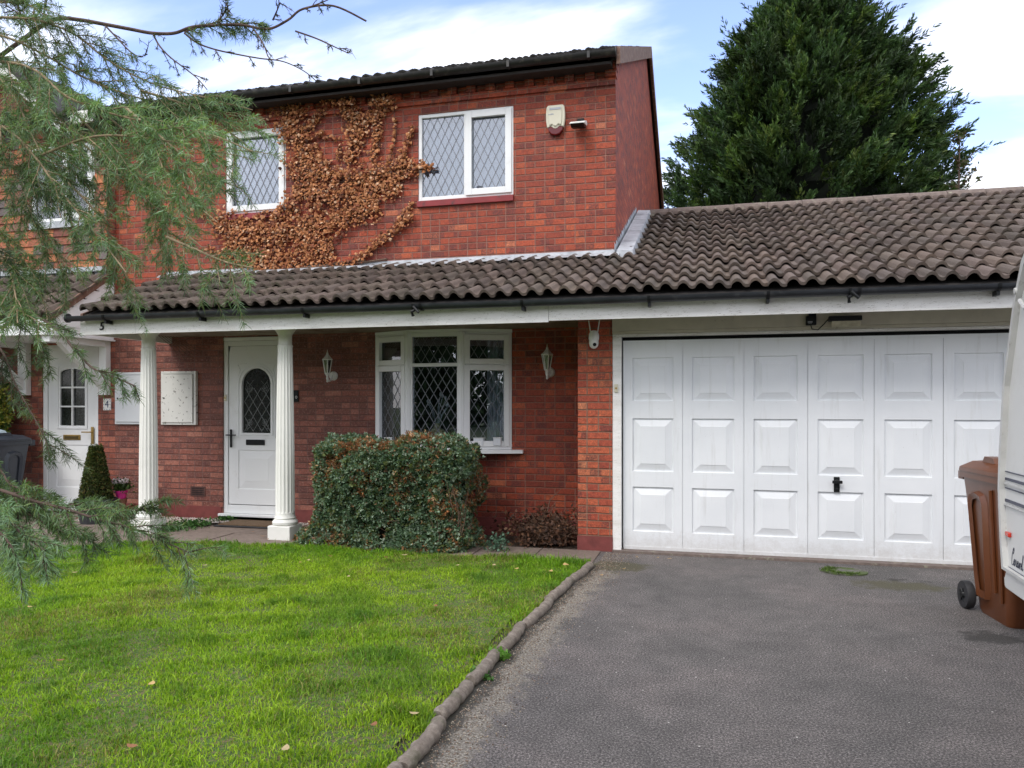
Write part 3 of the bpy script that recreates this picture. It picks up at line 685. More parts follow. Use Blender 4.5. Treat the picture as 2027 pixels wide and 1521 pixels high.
mb.box(p[0]-.014, p[0]+.014, hy-.012, hy-.001, p[2]-.13, p[2]+.10); mb.tube([(p[0], hy-.01, p[2]+.03), (p[0], hy-.05, p[2]+.03), (p[0]+.02, hy-.055, p[2]+.03), (p[0]+.10, hy-.052, p[2]+.03)], .009, 8); mb.box(p[0]-.05, p[0]+.0, hy-.05, hy-.04, p[2]+.022, p[2]+.038)
build('handle', mb, M['black'], fd, bevel=.003)
# ---------------------------------------------------------------- bay window
p0, p1, p2, p3 = (BAY[0], YW-.0), (-3.405, YW-.21), (-2.745, YW-.21), (BAY[1], YW-.0)
bz0, bz1 = .965, 2.325
bay = MB()
for P in (p0, p1, p2, p3): pass
def fr(pa, pb):
    L = sqrt((pb[0]-pa[0])**2+(pb[1]-pa[1])**2); U = ((pb[0]-pa[0])/L, (pb[1]-pa[1])/L); return ((pa[0], pa[1]), U, (U[1], -U[0])), L
bay.prism([(p0[0], p0[1]+.08), (p0[0], p0[1]-.0), (p1[0], p1[1]-.0), (p2[0], p2[1]-.0), (p3[0], p3[1]), (p3[0], p3[1]+.08)], 'z', bz1, 2.358)
facets = []
for (pa, pb, op) in ((p0, p1, True), (p1, p2, False), (p2, p3, True)):
    F, L = fr(pa, pb); facets.append((F, L, op))
    bay.frame(F, .005, L-.005, bz0, bz1-.001, .05, -.07, 0, wb=.05)
    bay.obox(F, .05, L-.05, -.07, 0, 1.925, 1.965)
for P in (p1, p2): bay.cyl((P[0], P[1]+.035, bz0), (0, 0, 1), .052, bz1-bz0-.002, 12)
bw = build('bay_window', bay, M['white'], house, bevel=.004)
for i, (F, L, op) in enumerate(facets):
    for (va, vb) in ((bz0+.05, 1.925), (1.965, bz1-.05)):
        if op:
            m2 = MB(); m2.frame(F, .035, L-.035, va-.015, vb+.015, .062, -.03, .022); build('casement', m2, M['white'], bw, bevel=.005)
            rect = (.095, L-.095, va+.045, vb-.045)
        else: rect = (.05, L-.05, va, vb)
        glazed(bw, F, rect, -.03, dw=.105, dh=.17, gl='glassdark', double=False, lat=not (i == 0 and va > 1.9))
sm = MB(); q = .085
sm.prism([(p0[0]-.12, YW-.001), (p0[0]-.12, YW-.06), (p1[0]-.03, p1[1]-q), (p2[0]+.03, p2[1]-q), (p3[0]+.14, YW-.07), (p3[0]+.14, YW-.001)], 'z', .922, .962)
sm.prism([(p0[0]+.01, YW+.1), (p0[0]+.01, YW-.0), (p1[0], p1[1]+.005), (p2[0], p2[1]+.005), (p3[0]-.01, YW), (p3[0]-.01, YW+.1)], 'z', .9625, bz0)
build('sill', sm, M['white'], bw, bevel=.006)
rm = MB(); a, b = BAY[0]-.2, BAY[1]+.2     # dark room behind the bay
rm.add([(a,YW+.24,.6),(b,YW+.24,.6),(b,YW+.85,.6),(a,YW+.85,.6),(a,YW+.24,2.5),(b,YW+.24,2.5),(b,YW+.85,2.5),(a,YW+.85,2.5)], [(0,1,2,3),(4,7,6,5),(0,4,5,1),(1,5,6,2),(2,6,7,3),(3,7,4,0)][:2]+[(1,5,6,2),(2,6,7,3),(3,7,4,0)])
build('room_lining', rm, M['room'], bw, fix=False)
mb = MB()
def drape(mb, xa, xb, y, z0, z1, amp=.02, n=24, fr_=1.3, lean=0):
    vs = []
    for k in range(n+1):
        u = xa+(xb-xa)*k/n; vs += [(u+lean, y+amp*sin(k*fr_), z0), (u, y+amp*sin(k*fr_+.3), z1)]
    mb.add(vs, [(2*k, 2*k+2, 2*k+3, 2*k+1) for k in range(n)])
drape(mb, -3.88, -3.66, YW+.06, .98, 2.3); build('curtain', mb, M['curtain2'], bw, fix=False, smooth=True); mb = MB(); drape(mb, -2.52, -2.24, YW+.08, .98, 2.3, n=30)
build('curtain', mb, M['curtain2'], bw, fix=False, smooth=True)
mb = MB(); mb.prism([(p0[0]+.02, YW+.2), (p0[0]+.06, YW+.02), (p1[0]+.03, p1[1]+.1), (p2[0]-.03, p2[1]+.1), (p3[0]-.06, YW+.02), (p3[0]-.02, YW+.2)], 'z', .985, 1.012)
build('inner_sill', mb, M['white'], bw)
# ---------------------------------------------------------------- fluted columns
for (cx, cy) in ((-4.50, 7.44), (-6.27, 7.44)):
    mb = MB(); mb.box(cx-.135, cx+.135, cy-.135, cy+.135, -.02, .165)
    c = build('column', mb, M['column'], house, bevel=.008)
    mb = MB(); mb.lathe([(.118, .165), (.135, .18), (.138, .2), (.122, .222), (.112, .232), (.118, .245), (.107, .262), (.1035, .29)], (cx, cy, 0), 40); build('base', mb, M['column'], c, smooth=True)
    mb = MB(); mb.lathe([(.1035, .285), (.1035, .3), (.1035, .31), (.102, .7), (.098, 1.1), (.091, 1.5), (.083, 1.9), (.0785, 2.10), (.0785, 2.115), (.0785, 2.12)], (cx, cy, 0), 128, flute=16, fz=(.305, 2.11)); build('shaft', mb, M['column'], c, smooth=True)
    mb = MB(); mb.lathe([(.083, 2.118), (.083, 2.132), (.074, 2.138), (.074, 2.24), (.08, 2.255), (.092, 2.275), (.118, 2.31), (.135, 2.325), (.135, 2.3599)], (cx, cy, 0), 40); build('capital', mb, M['column'], c, smooth=True)
# air brick
mb = MB(); p = at_y(392, 973, YW); mb.box(p[0]-.11, p[0]+.11, YW-.006, YW+.01, p[2]-.065, p[2]+.065)
ab = build('air_brick', mb, M['vent'], house); mb = MB()
for i in range(9):
    for j in range(4): mb.box(p[0]-.09+i*.0205, p[0]-.077+i*.0205, YW-.0075, YW-.005, p[2]-.048+j*.026, p[2]-.03+j*.026)
build('vent_hole', mb, M['black'], ab)
# ---------------------------------------------------------------- text
def text(name, body, mat, parent, loc, size, ext=.004, rot=(pi/2, 0, 0), shear=0, local=False, bold=0):
    cu = bpy.data.curves.new(name+'_curve', 'FONT'); cu.body = body; cu.size = size; cu.extrude = ext; cu.shear = shear; cu.offset = bold; cu.align_x = 'CENTER'; cu.align_y = 'CENTER'; cu.resolution_u = 4
    o = bpy.data.objects.new('tmp', cu); COL.objects.link(o); bpy.context.view_layer.update()
    me = bpy.data.meshes.new_from_object(o.evaluated_get(bpy.context.evaluated_depsgraph_get())); me.name = name
    from mathutils import Euler, Matrix
    me.transform(Matrix.Translation(Vector(loc)) @ Euler(rot).to_matrix().to_4x4())
    bpy.data.objects.remove(o); bpy.data.curves.remove(cu); me.materials.clear()
    return link(name, me, mat, parent, local)
p = at_y(202, 647, YE+.08)
text('house_number', '5', M['black'], None, (p[0], YE+.074, p[2]), .125, .005, shear=.12, bold=.001)
tag(bpy.data.objects['house_number'], 'black metal numeral five on the left end of the white fascia', 'house number')
# ================================================================ fittings on the walls
def cabinet(px0, px1, pyt, pyb, mat, label, damaged=False):
    a = at_y(px0, pyt, YW); b = at_y(px1, pyb, YW); z1 = a[2]; z0 = at_y(px0, pyb, YW)[2]
    t = thing('meter_cabinet', ((a[0]+b[0])/2, YW, z0), label, 'meter cabinet')
    mb = MB(); mb.frame(FW, a[0], b[0], z0, z1, .035, -.0, .045); mb.obox(FW, a[0]+.03, b[0]-.03, .0, .03, z0+.03, z1-.03); build('frame', mb, mat, t, bevel=.006)
    mb = MB(); mb.obox(FW, a[0]+.022, b[0]-.04, .046, .06, z0+.03, z1-.04); d = build('door', mb, mat, t, bevel=.008)
    mb = MB(); mb.cyl((a[0]+.06, YW-.06, (z0+z1)/2), (0, -1, 0), .011, .004, 10); build('lock', mb, M['black'], d)
cabinet(323, 392, 736, 841, M['cabinetold'], 'white meter cabinet speckled with black marks, between the left column and front door')
cabinet(232, 297, 738, 840, M['cabinet'], 'clean pale meter cabinet partly hidden behind the left column')
def wall_lamp(X, zt, zb, lean, label):
    H = zt-zb; t = thing('wall_lantern', (X, YW, zb), label, 'wall lamp', 'lanterns on the porch wall'); y = YW-.16; k = H/.40
    mb = MB(); mb.cyl((X, YW-.001, zb+.09*k), (0, -1, 0), .058, .03, 20, .045); mb.tube([(X, YW-.03, zb+.09*k), (X, YW-.08, zb+.03*k), (X, y+.03, zb+.02*k), (X, y, zb+.05*k)], .013, 8)
    build('bracket', mb, M['cast'], t, smooth=True)
    mb = MB(); mb.lathe([(.004, 0), (.014, .012), (.009, .03), (.016, .05), (.012, .075), (.026, .10), (.034, .108), (.03, .115)], (X, y, zb), 12)
    build('lantern_base', mb, M['cast'], t); mb = MB(); mb.lathe([(.068, .275), (.07, .283), (.05, .30), (.028, .325), (.013, .345), (.016, .352), (.006, .37), (.002, .40)], (X, y, zb), 6)
    build('lantern_roof', mb, M['cast'], t)
    mb = MB()
    for i in range(6):
        g = pi/3*i; mb.tube([(X+.03*cos(g), y+.03*sin(g), zb+.112), (X+.06*cos(g), y+.06*sin(g), zb+.278)], .0065, 5)
        g2 = g+pi/3
        mb.tube([(X+.06*cos(g), y+.06*sin(g), zb+.276), (X+.06*cos(g2), y+.06*sin(g2), zb+.276)], .0055, 5); mb.tube([(X+.03*cos(g), y+.03*sin(g), zb+.114), (X+.03*cos(g2), y+.03*sin(g2), zb+.114)], .005, 5)
    build('cage', mb, M['cast'], t)
    mb = MB(); mb.lathe([(.027, .115), (.056, .274)], (X, y, zb), 6); build('glass', mb, M['lampglass'], t)
    mb = MB(); mb.lathe([(.008, .115), (.012, .14), (.02, .18), (.014, .215), (.003, .23)], (X, y, zb), 10); build('bulb', mb, M['cream'], t, smooth=True)
q = at_y(648, 700, YW-.16); wall_lamp(q[0], 2.13, 1.75, 0, 'white coach lantern on the dark brick between the front door and bay window')
q = at_y(1083, 700, YW-.16); wall_lamp(q[0], 2.15, 1.765, 0, 'white coach lantern right of the bay window near the brick pillar')
# alarm box
c = at_y(1101, 240, YW); X, Z = c[0], c[2]
t = thing('alarm_box', (X, YW, Z-.12), 'cream burglar alarm siren box with dark red base high on the wall', 'alarm box')
prof = [(-.095, -.10), (-.108, -.02), (-.110, .06), (-.102, .135), (-.085, .155), (.085, .155), (.102, .135), (.110, .06), (.108, -.02), (.095, -.10), (.05, -.085), (.02, -.11), (0, -.115), (-.02, -.11), (-.05, -.085)]
mb = MB(); mb.prism([(X+a, Z+b+.01) for a, b in prof], 'y', YW-.055, YW-.002); mb.prism([(X+a*.72, Z+b*.85+.015) for a, b in prof], 'y', YW-.068, YW-.05)
build('casing', mb, M['cream'], t, bevel=.012)
mb = MB(); mb.prism([(X+a, Z+b) for a, b in ((-.088, -.075), (-.08, -.13), (-.05, -.165), (0, -.178), (.05, -.165), (.08, -.13), (.088, -.075))], 'y', YW-.05, YW-.002); build('strobe_lens', mb, M['maroon'], t, bevel=.012)
mb = MB(); mb.box(X-.065, X+.065, YW-.072, YW-.06, Z+.105, Z+.13); build('vent_strip', mb, M['grey'], t)
mb = MB(); mb.box(X-.08, X-.015, YW-.0705, YW-.067, Z+.05, Z+.058); mb.box(X-.05, X-.02, YW-.0705, YW-.067, Z+.06, Z+.064); build('marking', mb, M['grey'], t)
# flood light
c = at_y(1145, 240, YW-.15); X, Z = c[0], c[2]
t = thing('floodlight', (X, YW, Z), 'white angled floodlight beside the alarm box', 'floodlight')
mb = MB(); mb.prism([(YW-.26, Z-.055), (YW-.20, Z-.02), (YW-.09, Z+.02), (YW-.05, Z+.01), (YW-.06, Z-.03), (YW-.25, Z-.065)], 'x', X-.085, X+.085); build('housing', mb, M['cast'], t, bevel=.008)
mb = MB(); mb.prism([(YW-.262, Z-.062), (YW-.07, Z-.032), (YW-.08, Z-.06), (YW-.2, Z-.085)], 'x', X-.075, X+.075); build('lens', mb, M['black'], t, bevel=.004)
mb = MB(); mb.box(X-.03, X+.05, YW-.07, YW-.001, Z+.0, Z+.06); mb.tube([(X+.01, YW-.04, Z+.03), (X+.01, YW-.1, Z-.01)], .015); build('mount', mb, M['black'], t, bevel=.006)
# security camera on the pillar
c = at_y(1176, 672, 7.6); X, Z = c[0], c[2]-.01
t = thing('security_camera', (X, 7.65, Z), 'white domed security camera with two aerials at the top of the brick pillar', 'camera')
mb = MB(); mb.lathe([(.004, .10), (.035, .092), (.05, .06), (.053, .02), (.05, .0)], (X, 7.585, Z), 20); mb.box(X-.025, X+.025, 7.585, 7.649, Z+.02, Z+.085); build('housing', mb, M['wax'], t, smooth=True)
mb = MB(); mb.lathe([(.047, -.002), (.049, -.03), (.042, -.06), (.025, -.08), (.003, -.088)], (X, 7.58, Z), 20); build('dome', mb, M['wax'], t, smooth=True)
mb = MB(); mb.cyl((X+.012, 7.545, Z-.045), (.3, -1, -.3), .018, .014, 14); build('lens', mb, M['black'], t)
for sx in (-1, 1):
    mb = MB(); mb.tube([(X+sx*.035, 7.6, Z+.075), (X+sx*.055, 7.6, Z+.20)], [.006, .005]); build('aerial', mb, M['wax'], t)
# sensor light under garage fascia
c = at_y(1605, 635, 7.6); X, Z = c[0], c[2]
t = thing('junction_box', (X, 7.62, Z), 'small black cable box on the board above the garage door', 'junction box')
mb = MB(); mb.box(X-.045, X+.045, 7.56, 7.619, Z-.045, Z+.04); mb.box(X-.02, X+.045, 7.57, 7.619, Z+.04, Z+.07); build('casing', mb, M['black'], t, bevel=.006)
mb = MB(); mb.box(X-.032, X+.01, 7.5595, 7.5615, Z-.022, Z-.010); mb.box(X-.03, X+.005, 7.5595, 7.5615, Z-.03, Z-.026); build('sticker', mb, M['grey'], t)
c2 = at_y(1672, 634, 7.5); X2, Z2 = c2[0], c2[2]
mb = MB(); mb.tube([(X+.0, 7.6, Z-.045), (X+.01, 7.595, Z-.08), (X+.06, 7.59, Z-.09), (X+.11, 7.57, Z-.04), (X+.15, 7.54, Z+.01), (X2-.14, 7.5, Z2)], .005, 6); build('cable', mb, M['black'], t, smooth=True)
t = thing('garage_floodlight', (X2, 7.6, Z2), 'wide black floodlight tilted down above the garage door', 'floodlight')
mb = MB(); mb.box(X2-.14, X2+.14, 7.44, 7.53, Z2-.01, Z2+.035); mb.box(X2-.05, X2+.05, 7.53, 7.619, Z2-.0, Z2+.03); build('housing', mb, M['black'], t, bevel=.006)
mb = MB(); mb.prism([(7.45, Z2-.012), (7.53, Z2-.012), (7.54, Z2-.055), (7.50, Z2-.06)], 'x', X2-.115, X2+.13); build('lens', mb, simple('dusty_lens', (.4, .37, .26), .25, .25, 12), t, bevel=.003)
# bell pushes
for (px, py, Y, nm, lb) in ((1220, 769, 7.655, 'bell_push', 'small cream bell push on the white garage door frame'), (447, 788, YW+.02, 'bell_push', 'small cream bell push on the left edge of the front door frame')):
    c = at_y(px, py, Y); t = thing(nm, (c[0], Y, c[2]), lb, 'bell push')
    mb = MB(); mb.box(c[0]-.02, c[0]+.02, Y-.018, Y-.001, c[2]-.042, c[2]+.042); build('plate', mb, M['cream'], t, bevel=.007)
    mb = MB(); mb.cyl((c[0], Y-.018, c[2]), (0, -1, 0), .011, .005, 12); build('button', mb, M['brass'], t)
c = at_y(585, 785, YW); t = thing('door_plaque', (c[0], YW, c[2]), 'small black entry plate on the brick behind the right column', 'plaque')
mb = MB(); mb.box(c[0]-.05, c[0]+.045, YW-.02, YW-.001, c[2]-.07, c[2]+.075); build('plate', mb, M['black'], t, bevel=.005)
mb = MB(); cx_ = c[0]+.022; mb.tube([(cx_+.012*cos(g), YW-.022, c[2]-.01+.015*sin(g)) for g in [2*pi*k/10 for k in range(11)]], .003, 5); build('button_ring', mb, M['wax'], t)
c = at_y(213, 801, YW); t = thing('number_tile', (c[0], YW, c[2]), 'white glazed tile with a blue numeral four beside the neighbouring door', 'house number')
mb = MB(); mb.box(c[0]-.062, c[0]+.062, YW-.012, YW-.001, c[2]-.078, c[2]+.078); build('tile', mb, M['tileplate'], t, bevel=.002)
text('numeral', '4', M['blue'], t, (c[0]+.0, YW-.0125, c[2]), .14, .001)
mb = MB()
for i in range(-1, 2):
    for j in (-1, 1):
        mb.cyl((c[0]+i*.04, YW-.012, c[2]+j*.066), (0, -1, 0), .006, .0012, 6); mb.cyl((c[0]+j*.05, YW-.012, c[2]+i*.045), (0, -1, 0), .006, .0012, 6)
build('border_motif', mb, M['blue'], t)
# ornaments on the sills
def ornament(px, py, Y, h, r, label, mat='wax'):
    c = at_y(px, py, Y); t = thing('candle_jar', (c[0], Y, c[2]), label, 'ornament'); mb = MB()
    mb.lathe([(r, 0), (r, h*.6), (r*.9, h*.66)], c, 14); build('jar', mb, M[mat], t, smooth=True)
    mb = MB(); mb.lathe([(r*.5, h*.66), (r*.62, h*.8), (r*.3, h*.95), (r*.1, h)], c, 12); build('lid', mb, M[mat], t, smooth=True)
zs = W2[2]+.03
def orn(X, Y, Z, h, r, label, mat='wax'):
    t = thing('candle_jar', (X, Y, Z), label, 'ornament', 'white ornaments on the window sills'); mb = MB()
    mb.lathe([(r, 0), (r, h*.6), (r*.9, h*.66)], (X, Y, Z), 14); build('jar', mb, M[mat], t, smooth=True)
    mb = MB(); mb.lathe([(r*.5, h*.66), (r*.62, h*.8), (r*.3, h*.95), (r*.1, h)], (X, Y, Z), 12); build('lid', mb, M[mat], t, smooth=True)
orn(at_y(893, 380, YW+.13)[0], YW+.13, zs, .17, .04, 'white jar on the sill of the upper right window, left pane')
orn(at_y(958, 380, YW+.13)[0], YW+.13, zs, .14, .036, 'white jar on the sill of the upper right window, right pane')
orn(at_y(545, 410, YW+.13)[0], YW+.13, W1[2]+.03, .1, .03, 'small pale jar on the sill of the upper left window')
def wbox(px, Y, w, h, label):
    X = at_y(px, 850, Y)[0]; t = thing('ornament_box', (X, Y, 1.012), label, 'ornament', 'white blocks on the bay sill'); mb = MB(); mb.box(X-w/2, X+w/2, Y-.03, Y+.03, 1.0125, 1.012+h); build('block', mb, M['cabinet'], t, bevel=.006)
    mb = MB(); mb.box(X-w/2-.004, X+w/2+.004, Y-.034, Y+.034, 1.0125+h, 1.02+h); build('rim', mb, M['wax'], t, bevel=.002)
wbox(770, 8.45, .10, .07, 'pale block ornament in the narrow left pane of the bay window'); wbox(876, 8.36, .12, .055, 'white block ornament low in the middle pane of the bay window')
wbox(948, 8.38, .12, .08, 'white block ornament at the left of the right bay pane'); wbox(985, 8.42, .09, .085, 'white block ornament at the right of the right bay pane')
X = at_y(868, 850, 8.5)[0]; t = thing('vase', (X, 8.46, 1.012), 'round pale vase with dried stems in the middle pane of the bay', 'vase')
mb = MB(); mb.lathe([(.03, 0), (.08, .04), (.10, .10), (.085, .16), (.04, .2), (.03, .24), (.036, .25)], (X, 8.46, 1.0125), 20); build('body', mb, simple('ochre_vase', (.3, .27, .14), .4, .1), t, smooth=True)
mb = MB(); rr = random.Random(8)
for k in range(9):
    a = rr.uniform(0, 6.28); l = rr.uniform(.15, .33); e = (X+.13*cos(a), 8.46+.05*sin(a), 1.26+l); mb.tube([(X, 8.46, 1.2), ((X+e[0])/2, 8.46, 1.25+l*.6), e], .004, 4); mb.lathe([(.004, 0), (.018, .015), (.013, .035), (.002, .05)], e, 6)
build('stems', mb, M['curtain2'], t)
# ================================================================ neighbouring house
nb = thing('neighbouring_house', (-8.5, 8.5, 0), 'adjoining tile-hung house with a white front door and small tiled canopy', 'house')
NX0 = -15.0; YN = 8.38
ND = (-8.90, -7.965, .05, 2.30); NW = (-8.94, -7.91, 3.95, 4.98)
mb = MB(); wall_holes(mb, NX0, XL-.001, 0, 3.3, [ND], YW, .2); mb.box(NX0, XL-.002, YW+.25, 15, 0, 3.3); build('wall', mb, M['brickn'], nb, fix=False)
r = random.Random(21); mb = MB()           # hanging tiles
z = 3.30; row = 0
pal = [(.25, .075, .04), (.33, .1, .045), (.17, .075, .055), (.13, .10, .095), (.38, .13, .05), (.2, .06, .04)]
while z < 5.28:
    x = NX0+(.085 if row % 2 else 0)
    while x < XL-.01:
        xb = min(x+.165, XL-.005)
        if not (x < NW[1] and xb > NW[0] and z+.11 > NW[2]-.02 and z < NW[3]+.03):
            c = r.choice(pal); k = r.uniform(.8, 1.2); mb.add([(x+.0015, YN-.026, z), (xb-.0015, YN-.026, z), (xb-.0015, YN-.006, z+.125), (x+.0015, YN-.006, z+.125), (x+.0015, YN-.01, z), (xb-.0015, YN-.01, z)], [(0, 1, 2, 3), (4, 5, 1, 0)], tuple(q*k for q in c))
        x += .165
    z += .112; row += 1
build('tile_hanging', mb, M['hang'], nb, fix=False)
mb = MB(); wall_holes(mb, NX0, XL-.003, 3.28, 5.3, [NW], YN, .1); mb.add([(XL-.003, YN, 3.28), (XL-.003, YW, 3.28), (XL-.003, YW, 5.3), (XL-.003, YN, 5.3)], [(0, 1, 2, 3)])
mb.add([(XL-.003, YN, 3.28), (NX0, YN, 3.28), (NX0, YW, 3.28), (XL-.003, YW, 3.28)], [(0, 1, 2, 3)])
build('upper_wall', mb, M['brickn'], nb, fix=False)
FN = ((0, YN), (1, 0), (0, -1))
w = window('window', nb, FN, NW, [(NW[0], -8.42, False), (-8.42, NW[1], True)], n0=-.06, n1=.0)
mb = MB(); drape(mb, NW[0], NW[1], YN+.1, NW[2], NW[3], n=40); build('curtain', mb, M['curtain'], w, fix=False, smooth=True)
mb = MB(); mb.box(NW[0], NW[1], YN-.05, YN+.02, NW[2]-.09, NW[2]-.002); build('sill', mb, M['lead'], w)
GXc, GXr = -9.3, -8.35      # front gable of the neighbour
mb = MB(); gz = 5.33; gh = .86*(GXr-GXc); mb.prism([(2*GXc-GXr, gz), (GXr, gz), (GXc, gz+gh)], 'y', YN-.004, 10.2); build('gable', mb, M['brickn'], nb)
mb = MB()
for sx in (1, -1):
    for k in range(14):
        pass
    e = (GXc+sx*(GXr-GXc+.25), gz-.22); apx = (GXc, gz+gh)
    d = .09; mb.prism([e, apx, (apx[0], apx[1]+d), (e[0]+sx*.03, e[1]+d*.8)], 'y', YN-.22, 10.3)
mb.box(NX0, XL-.01, YN-.25, YN-.2, 5.27, 5.33); mb.prism([(YN-.22, 5.32), (12.5, 7.0), (17, 5.32)], 'x', NX0, XL-.02)
build('roof', mb, M['tiledark'], nb)
mb = MB(); mb.box(GXr+.3, XL-.012, YN-.255, YN-.21, 5.15, 5.30); 
for sx in (1,):
    e = (GXc+sx*(GXr-GXc+.25), gz-.22); mb.prism([e, (GXc, gz+gh), (GXc, gz+gh-.16), (e[0]-.02, e[1]-.15)], 'y', YN-.23, YN-.2)
build('bargeboard', mb, M['fascia'], nb)
# neighbour door
dm = MB(); dm.frame(FW, ND[0], ND[1], ND[2]+.06, ND[3], .07, -.09, -.02, wb=.06); dm.obox(FW, ND[0]-.02, ND[1]+.02, -.09, .04, .03, .108)
nd = build('front_door', dm, M['white'], nb, bevel=.006)
lx0, lx1 = ND[0]+.075, ND[1]-.075; ly = YW+.04
c0 = at_y(119, 730, ly); c1 = at_y(168, 843, ly); gx0, gx1, gz1, gz0 = c0[0], c1[0], c0[2], c1[2]
mb = MB(); panel_face(mb, lx0, lx1, .17, gz0-.08, [(gx0-.06, gx1+.06, .35, .93)], ly, dp=.01, ins=.1)
wall_holes(mb, lx0, lx1, gz0-.08, ND[3]-.07, [(gx0, gx1, gz0, gz1)], ly, .03); build('door_leaf', mb, M['white'], nd, fix=False)
mb = MB(); mb.box(gx0-.01, gx1+.01, ly+.02, ly+.024, gz0, gz1+.02); build('door_glass', mb, M['obscure'], nd)
mb = MB(); mx_ = (gx0+gx1)/2; mb.box(mx_-.011, mx_+.011, ly-.008, ly+.019, gz0, gz1)
for k in (1, 2): zz = gz0+(gz1-gz0)*k/3; mb.box(gx0, mx_-.012, ly-.008, ly+.019, zz-.011, zz+.011); mb.box(mx_+.012, gx1, ly-.008, ly+.019, zz-.011, zz+.011)
n = 12; top = []      # arched head fillet
for k in range(n+1):
    u = gx0+(gx1-gx0)*k/n; top.append((u, gz1-.055+.05*sin(pi*k/n)**.6))
mb.prism([(gx1, gz1+.005), (gx0, gz1+.005)]+top, 'y', ly-.004, ly+.018); mb.frame(FW, gx0-.045, gx1+.045, gz0-.045, gz1+.05, .02, -ly+YW, -ly+YW+.012)
build('glazing_bar', mb, M['white'], nd, bevel=.002)
c = at_y(143, 866, ly); mb = MB(); mb.box(c[0]-.14, c[0]+.14, ly-.014, ly-.001, c[2]-.035, c[2]+.035); lb = build('letterbox', mb, M['brass'], nd, bevel=.004)
mb = MB(); mb.box(c[0]-.11, c[0]+.11, ly-.017, ly-.0145, c[2]-.02, c[2]+.015); build('flap', mb, simple('dark_brass', (.12, .09, .04), .4, .1, metal=.6), lb)
c = at_y(184, 860, ly-.02); mb = MB(); mb.box(c[0]-.018, c[0]+.018, YW+.003, YW+.018, c[2]-.13, c[2]+.10); mb.tube([(c[0], YW+.01, c[2]+.03), (c[0], YW-.04, c[2]+.03), (c[0]-.13, YW-.04, c[2]+.03)], .009, 8); build('handle', mb, M['brass'], nd, bevel=.003)
# canopy
CY0, CZ0, CZ1 = 7.45, 2.52, 3.16; CXR, CXL = -7.70, -10.6
cr = thing('door_canopy', (-8.6, 8.5, 2.3), 'small tiled canopy with white cladding over the neighbouring front door', 'canopy')
pc = math.atan2(CZ1-CZ0, YN-.03-CY0)
tile_roof('canopy_roof', M['tile'], cr, lambda r: (CXL, CXR-.02), CY0, CZ0+.02, pc, 4, gauge=(YN-.02-CY0)/cos(pc)/3.85, ns=8, seed=4)
mb = MB(); mb.prism([(CY0+.06, 2.35), (YW-.003, 2.35), (YW-.003, 3.12), (CY0+.06, CZ0-.01)], 'x', CXR-.045, CXR-.01)
for k in range(1, 5):
    pass
build('cheek_cladding', mb, M['white'], cr)
mb = MB()
for k in range(5):
    zz = 2.45+.13*k; yy = CY0+.08+max(0, (zz-CZ0))*(1/tan(pc))+.03; mb.box(CXR-.0095, CXR-.004, yy, YW-.004, zz, zz+.118)
build('cladding_board', mb, M['white'], cr)
mb = MB(); mb.prism([(CY0-.03, CZ0-.06), (YN-.02, CZ1-.045), (YN-.02, CZ1+.05), (CY0-.03, CZ0+.035)], 'x', CXR-.003, CXR+.03); build('verge_board', mb, M['verge'], cr)
mb = MB(); mb.box(CXL, CXR-.046, CY0+.02, CY0+.06, 2.33, CZ0-.005); mb.box(CXL, CXR+.02, CY0+.062, YW-.004, 2.325, 2.345); build('fascia', mb, M['white'], cr, bevel=.004)
mb = MB(); mb.add([(CXL, YN-.03, 3.3), (CXR, YN-.03, 3.3), (CXR, YN-.045, 3.2), (CXL, YN-.045, 3.2), (CXR+.01, YN-.2, 3.11), (CXL, YN-.2, 3.11)], [(0, 1, 2, 3), (3, 2, 4, 5)]); mb.box(CXL, CXR, YN-.1, YN-.03, 3.24, 3.30); build('flashing', mb, M['lead'], cr, fix=False)
for (xa, xb) in ((-7.88, -7.76), (-9.22, -9.08)):
    mb = MB(); mb.box(xa, xb, YW-.09, YW-.001, 1.61, 2.324); b = build('bracket', mb, M['white'], cr, bevel=.006)
    m2 = MB(); m2.prism([(YW-.09, 1.68), (YW-.09, 1.80), (CY0+.30, 2.324), (CY0+.16, 2.324)], 'x', xa+.02, xb-.02); build('strut', m2, M['white'], b, bevel=.004)
    m3 = MB(); m3.box(xa, xb, CY0+.07, YW-.095, 2.25, 2.324); build('top_rail', m3, M['white'], b, bevel=.004)
